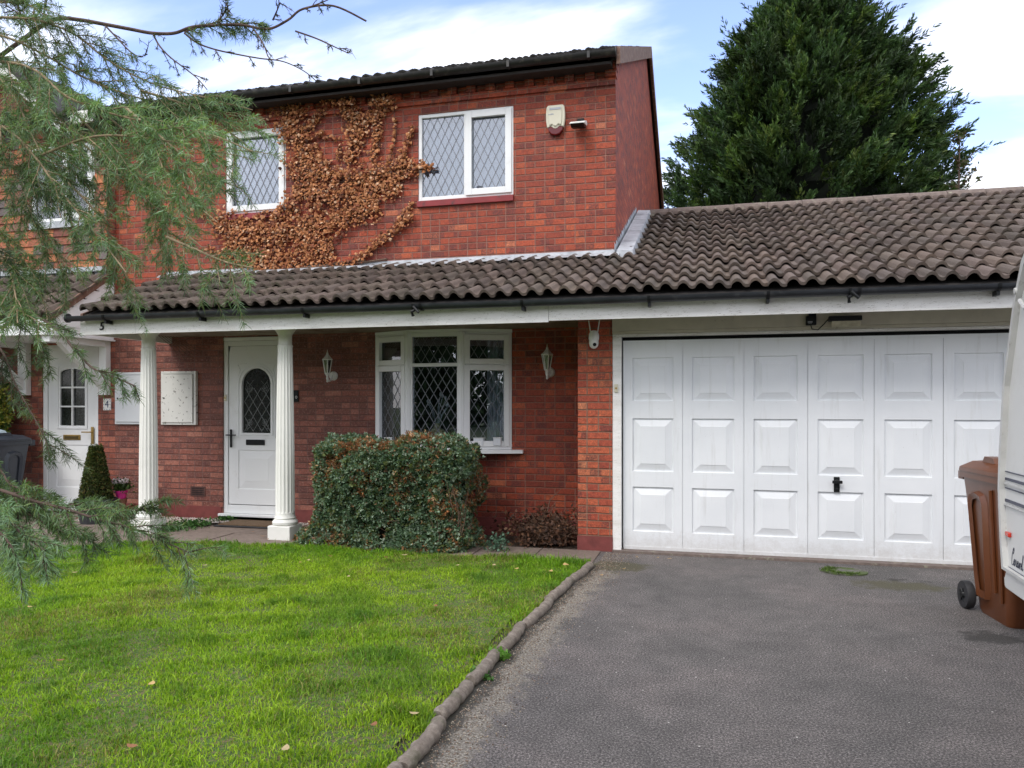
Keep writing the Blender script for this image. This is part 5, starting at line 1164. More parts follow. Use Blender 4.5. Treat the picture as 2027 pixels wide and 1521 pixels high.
# ================================================================ hedge and shrubs
def tufts(P, N_, size, k, spread, pal, probs, along=.6, wid=.35, var=.3):
    """k small leaves around each point, fanned about the direction N_"""
    n = len(P); Pk = np.repeat(P, k, 0); Nk = np.repeat(N_, k, 0); d = norm(Nk*along+randdir(n*k)*spread); s = np.repeat(size, k)*rng.uniform(.6, 1.3, n*k)
    s2 = randdir(n*k); B = norm(np.cross(d, s2))*(s*wid)[:, None]; A = d*(s*.5)[:, None]; C0 = Pk+d*(s*.55)[:, None]+randdir(n*k)*(s*.35)[:, None]
    V, F = diamonds(C0, A, B); pal = np.array(pal); ci = rng.choice(len(pal), n, p=probs); C = np.repeat(pal[ci], k, 0)*rng.uniform(1-var, 1+var, n*k)[:, None]
    return V, F, np.repeat(C, 4, 0)
def hedge():
    x0, x1, y0, y1, h = -4.07, -2.34, 7.1, 8.05, 1.085
    t = thing('juniper_hedge', ((x0+x1)/2, (y0+y1)/2, 0), 'clipped blue-green juniper hedge with browning patches under the bay window', 'hedge')
    def surf(n):
        f = rng.random(n); u, v = rng.random(n), rng.random(n); P = np.zeros((n, 3)); Nn = np.zeros((n, 3))
        a = f < .52; b = (f >= .52) & (f < .74); c = (f >= .74) & (f < .87); d = f >= .87
        P[a] = np.stack([x0+(x1-x0)*u[a], np.full(a.sum(), y0), h*v[a]], 1); Nn[a] = (0, -1, .15)
        P[b] = np.stack([x0+(x1-x0)*u[b], y0+(y1-y0)*v[b], np.full(b.sum(), h)], 1); Nn[b] = (0, -.1, 1)
        P[c] = np.stack([np.full(c.sum(), x1), y0+(y1-y0)*u[c], h*v[c]], 1); Nn[c] = (1, 0, .15)
        P[d] = np.stack([np.full(d.sum(), x0), y0+(y1-y0)*u[d], h*v[d]], 1); Nn[d] = (-1, 0, .15)
        # rounded box shoulders, bulges
        ctr = np.array([(x0+x1)/2, (y0+y1)/2, h*.45]); q = (P-ctr)/np.array([(x1-x0)/2, (y1-y0)/2, h*.58]); ln = (np.abs(q)**7).sum(1)**(1/7)
        q2 = q/np.maximum(ln, 1e-6)[:, None]; P = ctr+q2*np.array([(x1-x0)/2, (y1-y0)/2, h*.58])
        bul = snoise(P, 6, 7, 3)*.07+snoise(P, 22, 8, 2)*.035; P += norm(Nn)*bul[:, None]
        low = np.clip((.28-P[:, 2])/.28, 0, 1); P[:, 1] -= low*.10*(1+.6*snoise(P, 4, 3)); P[:, 0] += low*np.sign(P[:, 0]-ctr[0])*.22*np.maximum(0, .6+snoise(P, 5, 4))
        r_ = (P[:, 0] > x1-.25) & (P[:, 2] < .75); P[r_, 0] -= .14*np.clip(snoise(P[r_], 5, 12)+.4, 0, 1)
        return P, norm(Nn)
    P, Nn = surf(19000); P += Nn*rng.normal(size=(len(P), 1))*.02-Nn*.04; P[:, 2] = np.maximum(P[:, 2], .02)
    s = rng.uniform(.018, .035, len(P)); 
    br = .8*snoise(P, 7.0, 58, 4)+.3*rng.normal(size=len(P))+.42*(P[:, 2] > 1.0)*(P[:, 0] > -3.6)*(P[:, 0] < -2.6)+.32*np.clip(P[:, 0]+2.8, 0, 1)*2*(P[:, 2] < .75)
    isb = br > .33
    grn = tufts(P[~isb], Nn[~isb], s[~isb], 7, .75, [(.11, .18, .105), (.19, .27, .18), (.06, .11, .055), (.31, .38, .29), (.14, .17, .06)], [.3, .25, .2, .1, .15])
    brn = tufts(P[isb], Nn[isb], s[isb], 6, .8, [(.34, .14, .055), (.22, .11, .06), (.42, .27, .15), (.14, .13, .06)], [.35, .3, .2, .15], wid=.22)
    V = np.concatenate([grn[0], brn[0]]); F = np.concatenate([grn[1], brn[1]+len(grn[0])]); C = np.concatenate([grn[2], brn[2]])
    npmesh('foliage', V, F, C, M['leaf'], t)
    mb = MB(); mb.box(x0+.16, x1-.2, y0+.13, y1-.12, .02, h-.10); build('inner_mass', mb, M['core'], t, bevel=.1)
    mb = MB(); r = random.Random(9)
    for k in range(34):
        a = (r.uniform(x1-.35, x1-.02), r.uniform(y0-.0, y0+.35), r.uniform(.02, .1)); e = (a[0]+r.uniform(-.1, .22), a[1]+r.uniform(-.12, .05), a[2]+r.uniform(.2, .65)); mb.tube([a, ((a[0]+e[0])/2+.03, (a[1]+e[1])/2, (a[2]+e[2])/2+.05), e], [.005, .004, .002], 4)
    for k in range(60):
        a = (r.uniform(x0, x1), y0+.08, r.uniform(.1, 1.0)); mb.tube([a, (a[0]+r.uniform(-.1, .1), a[1]-.1, a[2]+r.uniform(-.02, .1))], .003, 4)
    build('twig', mb, M['twig'], t, fix=False)
hedge()
def dead_shrub():
    c = np.array([-1.68, 7.95, 0]); t = thing('dead_shrub', tuple(c), 'low dead brown shrub on the bed left of the brick pillar', 'shrub'); mb = MB(); r = random.Random(5)
    for k in range(260):
        a = r.uniform(0, 6.28); R_ = r.uniform(.1, .42); e = (c[0]+R_*cos(a)*1.0, c[1]+R_*sin(a)*.8, r.uniform(.05, .34)*(1.1-R_*1.4)+.06)
        s_ = (c[0]+r.uniform(-.25, .25), c[1]+r.uniform(-.2, .2), .02); mb.tube([s_, ((s_[0]+e[0])/2+r.uniform(-.05, .05), (s_[1]+e[1])/2, (s_[2]+e[2])/2+r.uniform(0, .1)), e], [.005, .004, .002], 4)
    mb.tube([(c[0]-.05, c[1]+.2, .2), (c[0]-.02, c[1]+.3, .42), (c[0]+.1, c[1]+.35, .55)], [.008, .006, .003], 5)
    build('branch', mb, M['twig'], t, fix=False)
    n = 1300; P = c+rng.normal(size=(n, 3))*np.array([.22, .18, .09])+np.array([0, 0, .14]); P[:, 2] = np.clip(P[:, 2], .02, .42)
    V, F, C = tufts(P, randdir(n), rng.uniform(.03, .05, n), 2, 1, [(.075, .035, .02), (.12, .06, .035), (.04, .02, .014), (.17, .09, .05)], [.4, .25, .25, .1]); npmesh('foliage', V, F, C, M['dryleaf'], t)
dead_shrub()
def rnd_leaf_thing(name, P0, size, col, label, cat, group=None, yaw=0, curl=.5):
    t = MB(); pr = [(-1, 0), (-.6, .35), (0, .5), (.55, .35), (1, 0), (.55, -.35), (0, -.5), (-.6, -.35)]; V = [(0, 0, .05*size)]
    for (a, b) in pr: V.append((a*size*.5, b*size*.55, curl*size*(.35*a*a+.6*b*b)))
    ca, sa = cos(yaw), sin(yaw); V = [(P0[0]+x*ca-y*sa, P0[1]+x*sa+y*ca, P0[2]+z) for x, y, z in V]
    t.add(V, [(0, i+1, (i+1) % 8+1) for i in range(8)], col); o = build(name, t, M['dryleaf'], fix=False); tag(o, label, cat, group); return o
p = at_z(1102, 1068, .06); rl = rnd_leaf_thing('fallen_leaf', (p[0], p[1], .09), .12, (.62, .05, .015), 'bright red-orange leaf beside the dead shrub near the pillar', 'leaf', None, 1.3); 
# cone topiary
def topiary():
    c = at_y(190, 985, 7.85); X, Y = c[0], 7.85; t = thing('topiary_cone', (X, Y, 0), 'clipped box cone in a wide dark pot beside the neighbouring door', 'potted plant')
    mb = MB(); mb.lathe([(.17, 0), (.235, .27), (.245, .275), (.245, .31), (.225, .31), (.22, .26)], (X, Y, .0), 28); build('pot', mb, M['pot'], t, smooth=True)
    mb = MB(); mb.lathe([(.22, 0), (.21, .01)], (X, Y, .265), 20); build('compost', mb, M['soil'], t)
    n = 5200; v = rng.random(n)**.8; a = rng.uniform(0, 2*pi, n); z = .29+v*.66; R_ = (.185*(1-v)+.055*v)*(1+.06*rng.normal(size=n)); P = np.stack([X+R_*np.cos(a), Y+R_*np.sin(a), z+.02*rng.normal(size=n)], 1); N_ = np.stack([np.cos(a), np.sin(a), .3+0*a], 1)
    V, F, C = tufts(P, norm(N_), rng.uniform(.014, .024, n), 3, .8, [(.06, .085, .02), (.09, .11, .03), (.035, .05, .014), (.15, .12, .04)], [.35, .25, .25, .15], wid=.45); npmesh('foliage', V, F, C, M['leaf'], t)
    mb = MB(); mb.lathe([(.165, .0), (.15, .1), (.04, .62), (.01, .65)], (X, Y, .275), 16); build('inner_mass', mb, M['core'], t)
topiary()
def flowerpot():
    c = at_y(240, 980, 8.1); X, Y = c[0], 8.1; s = thing('pot_stand', (X, Y, 0), 'rough terracotta pedestal under the small pink flowerpot', 'pedestal')
    mb = MB(); mb.lathe([(.075, 0), (.06, .1), (.055, .2), (.07, .27), (.07, .285)], (X, Y, 0), 16); build('pedestal', mb, M['terra'], s, smooth=True); mb = MB(); mb.lathe([(.085, 0), (.085, .02)], (X, Y, -.0), 16); build('foot', mb, M['terra'], s)
    t = thing('flowerpot', (X, Y, .287), 'bright pink pot of white flowers beside the left column', 'flowerpot')
    mb = MB(); mb.lathe([(.055, 0), (.07, .075), (.077, .078), (.077, .1), (.068, .1), (.064, .07)], (X, Y, .287), 24); build('pot', mb, M['pink'], t, smooth=True)
    n = 420; P = np.array([X, Y, .44])+rng.normal(size=(n, 3))*np.array([.045, .045, .035]); V, F, C = tufts(P, np.tile([0, 0, 1.], (n, 1)), rng.uniform(.02, .035, n), 3, 1, [(.05, .1, .02), (.08, .13, .03), (.03, .06, .015)], [.4, .3, .3]); npmesh('foliage', V, F, C, M['leaf'], t)
    for k in range(9):
        a = k*2.4; rr_ = .03+.045*((k*37 % 10)/10); q = np.array([X+rr_*cos(a)*1.3, Y+rr_*sin(a)-.02, .50+.02*((k*13 % 7)/7)]); m = 34; P = q+randdir(m)*.018
        V, F, C = tufts(P, norm(P-q), np.full(m, .018), 2, .4, [(.75, .7, .7), (.7, .5, .55)], [.75, .25], wid=.5, var=.1); npmesh('flower', V, F, C, M['petal'], t)
flowerpot()
# variegated shrub over the grey bin
def varieg():
    c = np.array([-9.75, 8.05, 1.35]); t = thing('variegated_shrub', (c[0], c[1], 0), 'yellow and green variegated shrub behind the dark grey bin', 'shrub')
    n = 6500; d = randdir(n); P = c+d*(np.array([.62, .38, .62])*(rng.uniform(.75, 1.03, n)[:, None]))*(1+.15*snoise(d, 5, 3))[:, None]
    V, F, C = tufts(P, d, rng.uniform(.035, .055, n), 3, .9, [(.42, .40, .06), (.2, .26, .05), (.07, .13, .03), (.5, .48, .15)], [.3, .25, .3, .15], wid=.4); npmesh('foliage', V, F, C, M['leaf'], t)
    mb = MB()
    for k in range(9): a = k*.7; mb.tube([(c[0]+.1*cos(a), c[1]+.1*sin(a), 0), (c[0]+.2*cos(a), c[1]+.15*sin(a), .8), (c[0]+.4*cos(a), c[1]+.25*sin(a), 1.6)], [.02, .015, .006], 6)
    build('stem', mb, M['bark'], t)
varieg()
# gravel, weeds, mat
def gravel():
    n = 5200; X = rng.uniform(-7.75, -5.75, n); Y = rng.uniform(7.85, 8.46, n); k = (X < -6.1) | (Y > 8.2)
    X2 = rng.uniform(-4.95, -4.1, 500); Y2 = rng.uniform(8.22, 8.46, 500); X, Y = np.concatenate([X[k], X2]), np.concatenate([Y[k], Y2]); n = len(X)
    s = rng.uniform(.007, .017, n); base = np.stack([X, Y, .008+s*.5], 1); V = []; R_ = randdir(n)
    dirs = np.array([[1, 0, 0], [-1, 0, 0], [0, 1, 0], [0, -1, 0], [0, 0, .7], [0, 0, -.7]])
    V = np.stack([base+d*s[:, None]*rng.uniform(.7, 1.2, (n, 1))+rng.normal(size=(n, 3))*s[:, None]*.15 for d in dirs], 1).reshape(-1, 3); i0 = np.arange(n)*6
    T = [(0, 2, 4), (2, 1, 4), (1, 3, 4), (3, 0, 4), (2, 0, 5), (1, 2, 5), (3, 1, 5), (0, 3, 5)]; F = np.concatenate([np.stack([i0+a, i0+b, i0+c], 1) for a, b, c in T])
    pal = np.array([[.55, .5, .45], [.4, .3, .26], [.62, .6, .57], [.28, .2, .17], [.45, .4, .33]]); C = pal[rng.integers(0, 5, n)]*rng.uniform(.7, 1.15, n)[:, None]
    tag(npmesh('gravel', V, F, np.repeat(C, 6, 0), M['stone']), None, None, None, 'stuff')
    # loose grit along the kerb
    n = 5200; q = rng.random(n)*5.6+2.0; kxs = np.interp(q, [p_[1] for p_ in kerb][::-1], [p_[0] for p_ in kerb][::-1]); X = kxs+.05+np.abs(rng.normal(size=n))*.13; s = rng.uniform(.002, .0055, n); base = np.stack([X, q, s*.4], 1)
    V = np.stack([base+d*s[:, None] for d in dirs], 1).reshape(-1, 3); i0 = np.arange(n)*6; F = np.concatenate([np.stack([i0+a, i0+b, i0+c], 1) for a, b, c in T]); C = pal[rng.integers(0, 5, n)]*rng.uniform(.25, .85, n)[:, None]*np.array([1, .92, .8])
    tag(npmesh('loose_grit', V, F, np.repeat(C, 6, 0), M['stone']), None, None, None, 'stuff')
gravel()
def weed(X, Y, r_, h, n, label, pal=((.05, .13, .03), (.09, .2, .05), (.03, .08, .02))):
    t = thing('weed', (X, Y, 0), label, 'weed'); P = np.array([X, Y, h*.4])+rng.normal(size=(n, 3))*np.array([r_*.5, r_*.4, h*.25]); P[:, 2] = np.clip(P[:, 2], .01, h)
    V, F, C = tufts(P, np.tile([0, 0, 1.], (n, 1)), rng.uniform(.02, .035, n), 3, 1, list(pal), [.4, .3, .3], wid=.4); npmesh('foliage', V, F, C, M['leaf'], t)
    mb = MB()
    for k in range(8): a = k*.8; mb.tube([(X, Y, 0), (X+r_*.5*cos(a), Y+r_*.5*sin(a), h*.5)], .003, 4)
    build('stem', mb, M['twig'], t)
q = at_z(335, 1052); weed(q[0], q[1], .22, .09, 260, 'green ground-cover weed at the foot of the left column')
q = at_z(378, 1046); weed(q[0], q[1]+.05, .2, .09, 260, 'dark green weed in the gravel left of the door mat')
q = at_z(445, 1033); weed(q[0], q[1], .12, .06, 120, 'small weed growing under the front door threshold')
q = at_z(990, 1305); weed(q[0], q[1], .06, .05, 60, 'small bright green weed beside the kerb logs', ((.14, .3, .05), (.2, .4, .08), (.1, .22, .03)))
q = at_z(950, 1345); weed(q[0], q[1], .06, .03, 40, 'tiny weed in the grit below the bright weed by the kerb')
q = at_z(1000, 1020, .3); weed(-2.05, 7.35, .12, .2, 110, 'grey-green sprig at the lower right of the hedge', ((.08, .15, .1), (.12, .2, .14), (.05, .1, .06)))
q = at_z(250, 1020, .02); weed(q[0], q[1]+.1, .45, .16, 500, 'mixed low plants in front of the dark topiary pot', ((.05, .1, .03), (.2, .07, .05), (.09, .15, .05)))
t = thing('door_mat', (-5.45, 8.1, 0), 'brown coir mat with black rubber rim outside the white front door', 'door mat')
MP = [at_z(437, 1047, .02)[:2], at_z(540, 1050, .02)[:2]]
mb = MB(); ax, ay = -5.72, 7.9; mb.box(-5.76, -5.02, 7.92, 8.37, .018, .034); build('rim', mb, M['rubber'], t, bevel=.006)
mb = MB(); mb.box(-5.72, -5.06, 7.96, 8.33, .034, .044); build('coir', mb, M['mat'], t)
# drain cover
q = g2(1672, 1133); t = thing('drain_cover', (q[0], q[1], 0), 'round mossy drain cover set in the drive before the garage door', 'drain cover')
mb = MB(); mb.lathe([(.19, .001), (.19, .012), (.165, .014), (.16, .008), (.0, .010)], (q[0], q[1], 0), 28, squash=.8); build('cover', mb, M['drain'], t)
n = 420; a = rng.uniform(.6*pi, 1.7*pi, n); P = np.stack([q[0]+.16*np.cos(a)+.02*rng.normal(size=n), q[1]+.12*np.sin(a)+.02*rng.normal(size=n), np.full(n, .012)], 1); V, F, C = tufts(P, np.tile([0, 0, 1.], (n, 1)), np.full(n, .014), 2, 1, [(.1, .16, .03), (.06, .1, .02)], [.5, .5]); npmesh('moss_ring', V, F, C, M['leaf'], t)
# fallen leaves
r = random.Random(77)
for (px, py, s, c) in ((610, 1108, .05, 0), (1120, 1118, .10, 1), (1090, 1130, .07, 1), (978, 1118, .06, 0), (800, 1098, .07, 0), (765, 1102, .05, 2), (435, 1090, .06, 1), (318, 1090, .06, 1), (405, 1118, .05, 0), (148, 1132, .05, 0), (60, 1200, .05, 1), (300, 1352, .06, 1), (655, 1100, .05, 2), (595, 1112, .04, 1), (905, 1118, .05, 0), (862, 1198, .05, 2), (262, 1475, .06, 2), (565, 1480, .06, 0), (1022, 1125, .06, 1), (690, 1140, .05, 0), (120, 1305, .05, 2), (740, 1432, .05, 2), (820, 1410, .05, 0)):
    q = at_z(px, py, .07); rnd_leaf_thing('fallen_leaf', (q[0], q[1], .062), s, [(.5, .4, .22), (.55, .38, .16), (.3, .14, .07)][c], 'small dry curled leaf fallen on the front lawn', 'leaf', 'dry leaves scattered on the lawn', r.uniform(0, 6))
for (px, py, s) in ((1302, 1105, .04), (1190, 1140, .05), (1235, 1127, .04), (1260, 1104, .04), (1325, 1107, .05), (1470, 1103, .04)):
    q = at_z(px, py, .01); rnd_leaf_thing('fallen_leaf', (q[0], q[1], .012), s, (.42, .28, .12), 'small dry leaf on the asphalt near the garage door corner', 'leaf', 'dry leaves by the garage door', r.uniform(0, 6))
for (px, py, s, dx_) in ((500, 1055, .05, 0), (520, 1064, .06, 0), (530, 1070, .05, 0), (712, 1078, .06, 0), (745, 1082, .06, 0), (785, 1084, .08, 0), (545, 1058, .05, 0), (690, 1086, .06, 0)):
    q = at_z(px, py, .02); rnd_leaf_thing('fallen_leaf', (q[0], q[1], .03), s, (.28, .15, .08), 'brown dead leaf lying on the paving path', 'leaf', 'brown leaves on the paving path', r.uniform(0, 6))
# ================================================================ conifer behind the garage
def conifer():
    cx_, cy_ = at_y(1592, 400, 20.5)[0], 20.5; t = thing('conifer_tree', (cx_, cy_, 0), 'tall dense dark green conical conifer rising behind the garage roof', 'tree')
    H = 12.3
    def rad(z):   # outline measured off the silhouette
        return np.interp(z, [0, 3, 5, 6.2, 7.2, 8.4, 9.4, 10.2, 10.9, 11.6, 12.3], [2.4, 2.9, 3.12, 3.05, 2.9, 2.5, 2.0, 1.5, 1.05, .6, .1])
    nc = 1050; zc = 1.8+(H-2.0)*rng.random(nc)**1.1; ac = rng.uniform(0, 2*pi, nc); ac = np.where(np.sin(ac) > .35, -ac, ac); rc = rad(zc)*rng.uniform(.66, 1.02, nc)*(1+.09*np.sin(ac*4+zc*1.1)+.05*np.sin(ac*9+zc*2.3))
    kk = 16; n = nc*kk; bd = norm(np.stack([np.cos(ac)*.8+.12, np.sin(ac)*.8, .55+0*ac], 1)+randdir(nc)*.3); bl = rng.uniform(.35, .8, nc)*np.clip(rad(zc)/1.6, .35, 1)
    bd_, bl_, ac, zc, rc = np.repeat(bd, kk, 0), np.repeat(bl, kk), np.repeat(ac, kk), np.repeat(zc, kk), np.repeat(rc, kk); tone = np.repeat(rng.uniform(.45, 1.5, nc), kk); yel = np.repeat(rng.random(nc) < .22, kk)
    tt = rng.random(n); P = np.stack([cx_+rc*np.cos(ac), cy_+rc*np.sin(ac), zc], 1)+bd_*(tt*bl_)[:, None]+rng.normal(size=(n, 3))*(.15*(1.15-tt))[:, None]; P[:, 2] = np.minimum(P[:, 2], H)
    D = norm(bd_+randdir(n)*.45)
    Lp = rng.uniform(.16, .42, n)*(1+.8*(rng.random(n) > .95))*np.clip(rc/1.2, .4, 1)
    k = 26; T_ = np.tile(np.linspace(0, 1, k), n); Pk = np.repeat(P, k, 0); Dk = np.repeat(D, k, 0); Lk = np.repeat(Lp, k)
    side = norm(np.cross(Dk, randdir(n*k))); wid_ = (1-T_)**.7*.2*Lk/.6
    C0 = Pk+Dk*(T_*Lk)[:, None]+side*(wid_*rng.random(n*k))[:, None]
    d = norm(Dk+side*.6+randdir(n*k)*.2); s = rng.uniform(.03, .085, n*k); A = d*s[:, None]; B = norm(np.cross(d, randdir(n*k)))*(s*.24)[:, None]
    vis = C0[:, 1] < cy_+1.6; C0, A, B, T_ = C0[vis], A[vis], B[vis], T_[vis]
    V, F = diamonds(C0, A, B); pal = np.array([[.034, .068, .024], [.048, .088, .03], [.024, .046, .02], [.066, .10, .04]]); ci = rng.choice(4, n, p=[.35, .3, .2, .15]); cc = pal[ci]*tone[:, None]; cc[yel] *= np.array([1.5, 1.35, .9]); C = np.repeat(cc, k, 0)[vis]*(rng.uniform(.7, 1.3, len(C0))*(.8+.5*T_))[:, None]
    npmesh('crown', V, F, np.repeat(C, 4, 0), M['leaf'], t); print('conifer', len(C0))
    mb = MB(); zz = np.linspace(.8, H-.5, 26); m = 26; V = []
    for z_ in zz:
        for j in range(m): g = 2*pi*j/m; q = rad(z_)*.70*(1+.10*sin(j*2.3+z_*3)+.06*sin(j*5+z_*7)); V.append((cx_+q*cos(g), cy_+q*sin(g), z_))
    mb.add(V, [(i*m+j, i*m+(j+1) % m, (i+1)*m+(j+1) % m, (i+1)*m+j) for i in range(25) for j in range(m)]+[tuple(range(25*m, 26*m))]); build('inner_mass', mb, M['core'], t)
    mb = MB(); mb.tube([(cx_, cy_, 0), (cx_, cy_, 5), (cx_, cy_, H-.2)], [.35, .25, .03], 12); build('trunk', mb, M['bark'], t, smooth=True)
    # leader plumes
conifer()
def thin_tree():
    c = at_y(1895, 400, 19.0); t = thing('young_tree', (c[0], 19.0, 0), 'thin sparse twiggy tree top right of the big conifer above the garage ridge', 'tree'); mb = MB(); r = random.Random(31); tips = []
    mb.tube([(c[0], 19, 0), (c[0], 19, 4.5), (c[0]+.05, 19, 7.6)], [.06, .045, .008], 6)
    for k in range(26):
        z = r.uniform(4.5, 7.5); a = r.uniform(0, 6.28); L = r.uniform(.3, .95)*(8.4-z)/2.5; e = (c[0]+L*cos(a), 19+L*sin(a), z+L*.75); mb.tube([(c[0]+.02, 19, z), (c[0]+L*.5*cos(a), 19+L*.5*sin(a), z+L*.3), e], [.014, .009, .004], 4)
        for j in range(10): q = r.random(); tips.append((c[0]+L*q*cos(a), 19+L*q*sin(a), z+L*.7*q+r.uniform(-.03, .06)))
    build('trunk', mb, M['bark'], t, fix=False)
    P = np.array(tips); V, F, C = tufts(P, randdir(len(P))*.5+np.array([.3, 0, .6]), rng.uniform(.05, .12, len(P)), 2, .7, [(.06, .08, .03), (.09, .07, .04)], [.6, .4], wid=.3); npmesh('crown', V, F, C, M['leaf'], t)
thin_tree()
# ================================================================ foreground larch-like tree
def foreground_tree():
    t = thing('cedar_tree', (-4.6, 1.9, 0), 'feathery blue-green conifer branches hanging into the view at upper left', 'tree')
    mb = MB(); mb.tube([(-4.6, 1.9, 0), (-4.62, 1.92, 1.5), (-4.55, 1.9, 3.5), (-4.6, 1.95, 6)], [.2, .17, .13, .07], 14); build('trunk', mb, M['bark'], t, smooth=True)
    r = random.Random(44)
    def needles(P, D, length, rng_col, ros=False):
        """P base points, D twig directions -> needle triangles"""
        n = len(P); s = randdir(n); s = norm(s-D*np.sum(s*D, 1)[:, None]*.9); d = norm(D*rng.uniform(.3, 1.1, (n, 1))+s*rng.uniform(.6, 1.0, (n, 1)))
        L = length*rng.uniform(.6, 1.15, n); w = norm(np.cross(d, randdir(n)))*.0009
        tip = P+d*L[:, None]; tip[:, 2] -= L*.12
        V = np.stack([P-w, P+w, P+d*(L*.6)[:, None]+w*.9, P+d*(L*.6)[:, None]-w*.9, tip+w*.3, tip-w*.3], 1).reshape(-1, 3); i0 = np.arange(n)*6
        F = np.concatenate([np.stack([i0, i0+1, i0+2, i0+3], 1), np.stack([i0+3, i0+2, i0+4, i0+5], 1)])
        return V, F, np.repeat(rng_col, 6, 0)
    GR = np.array([[.11, .19, .055], [.16, .26, .155], [.055, .10, .025], [.26, .36, .255], [.19, .23, .055]])
    tot = 0
    def branch(pix, d0, d1, r0, r1, shoots, sl=(.12, .35), fol=(0, 1), bare=False, dens=1.0, blue=.5, sub=2, angr=(18, 50), stem='bark'):
        nonlocal tot
        m = len(pix); W = [Vector(at_d(p[0], p[1], d0+(d1-d0)*i/(m-1))) for i, p in enumerate(pix)]; C_ = crom(W, 6); n = len(C_)
        mb = MB(); mb.tube(C_, [r0+(r1-r0)*i/(n-1) for i in range(n)], 7)
        view = Vector((-SA, CA, 0)); NP_, ND_, ros = [], [], []
        def twig(a, dirn, L, rr, lvl):
            seg = 5; pts = [a]; d = Vector(dirn)
            for k in range(seg): d = (d+Vector((r.uniform(-.12, .12), r.uniform(-.12, .12), -.07))).normalized(); pts.append(pts[-1]+d*(L/seg))
            mb.tube(pts, [rr*(1-.75*k/seg) for k in range(seg+1)], 4, cap=False)
            cnt = int(L*(50 if bare else 900*dens))
            for q in range(cnt):
                u = r.random()*seg; k = min(int(u), seg-1); f = u-k; p = pts[k].lerp(pts[k+1], f); dd = (pts[k+1]-pts[k]).normalized()
                if bare:
                    for z in range(9): ros.append((p, dd))
                else: NP_.append(p); ND_.append(dd)
            if lvl > 0:
                for q in range(sub):
                    k = r.randint(1, seg-1); ax = Vector((r.uniform(-1, 1), r.uniform(-1, 1), r.uniform(-.6, .4))); nd = (d+ax*.75).normalized(); twig(pts[k], nd, L*r.uniform(.4, .7), rr*.6, lvl-1)
        for s_ in range(shoots):
            u = fol[0]+(fol[1]-fol[0])*(s_+r.random())/max(shoots, 1); i = min(int(u*(n-1)), n-2); a = Vector(C_[i]); tdir = (Vector(C_[i+1])-a).normalized()
            ang = R(r.uniform(*angr))*r.choice((-1, 1)); up = Vector((0, 0, 1)); sidev = tdir.cross(view).normalized(); nd = (tdir*cos(ang)+sidev*sin(ang)+view*r.uniform(-.5, .5)).normalized(); nd.z -= .12
            twig(a, nd.normalized(), r.uniform(*sl), r1*.8+.001, 1)
        if not bare:
            cnt = int(sum((C_[i+1]-C_[i]).length for i in range(n-1))*700*dens*(1 if r0 < .006 else .35))
            for q in range(cnt): u = fol[0]+(fol[1]-fol[0])*r.random(); i = min(int(u*(n-1)), n-2); NP_.append(C_[i].lerp(C_[i+1], r.random())); ND_.append((C_[i+1]-C_[i]).normalized())
        o = build('branch', mb, M[stem], t, fix=False, smooth=True)
        VV = []; FF = []; CC = []; off = 0
        if NP_:
            P = np.array([tuple(p) for p in NP_]); D = np.array([tuple(p) for p in ND_]); nn = len(P)
            clump = snoise(P, 6, 17, 2); c = GR[0]*(1-blue)+GR[1]*blue; c = np.tile(c, (nn, 1)); j = rng.integers(0, 5, nn); c = c*.45+GR[j]*.55; c *= (1+.6*clump)[:, None]*rng.uniform(.7, 1.25, (nn, 1))
            V, F, C = needles(P, D, .026, c); VV.append(V); FF.append(F+off); CC.append(C); off += len(V); tot += nn
        if ros:
            P = np.array([tuple(p[0]) for p in ros]); D = np.array([tuple(p[1]) for p in ros]); nn = len(P); c = np.tile([.04, .07, .025], (nn, 1))*rng.uniform(.6, 1.4, (nn, 1))
            V, F, C = needles(P, D*.2, .011, c); VV.append(V); FF.append(F+off); CC.append(C); tot += nn
        if VV: npmesh('foliage', np.concatenate(VV), np.concatenate(FF), np.concatenate(CC), M['needle'], o)
    B = branch
    # the long upper branch with bare spurs
    B([(-260, 250), (-60, 150), (30, 90), (85, 50), (118, 37), (160, 40), (205, 48), (258, 58), (302, 66), (345, 66), (380, 54), (430, 50), (480, 50), (530, 58), (570, 40), (600, 18), (660, 12), (725, 42)], 2.6, 2.6, .008, .0032, 0, bare=True)
    for px in ([(207, 50), (232, 76), (255, 100), (275, 112), (292, 108)], [(302, 66), (315, 90), (335, 112), (365, 135), (390, 155), (410, 178)], [(365, 66), (390, 85), (425, 98), (470, 108), (515, 116), (560, 122), (600, 140), (625, 160)],
               [(500, 55), (520, 85), (530, 112)], [(585, 62), (625, 76), (660, 92), (690, 106)], [(540, 40), (548, 22), (555, 5)], [(430, 45), (445, 25), (452, 12)], [(605, 18), (650, 0)], [(85, 40), (90, 10), (100, -20)], [(70, 60), (40, 30), (10, 10)]):
        B(px, 2.6, 2.55, .0032, .0015, len(px)+3, (.02, .06), bare=True)
    B([(365, 64), (400, 52), (440, 40), (452, 30)], 2.6, 2.6, .003, .0015, 9, (.03, .08), blue=.1, sub=1)
    B([(455, 48), (500, 46), (520, 50)], 2.62, 2.6, .003, .0015, 7, (.02, .06), blue=.1, sub=1)
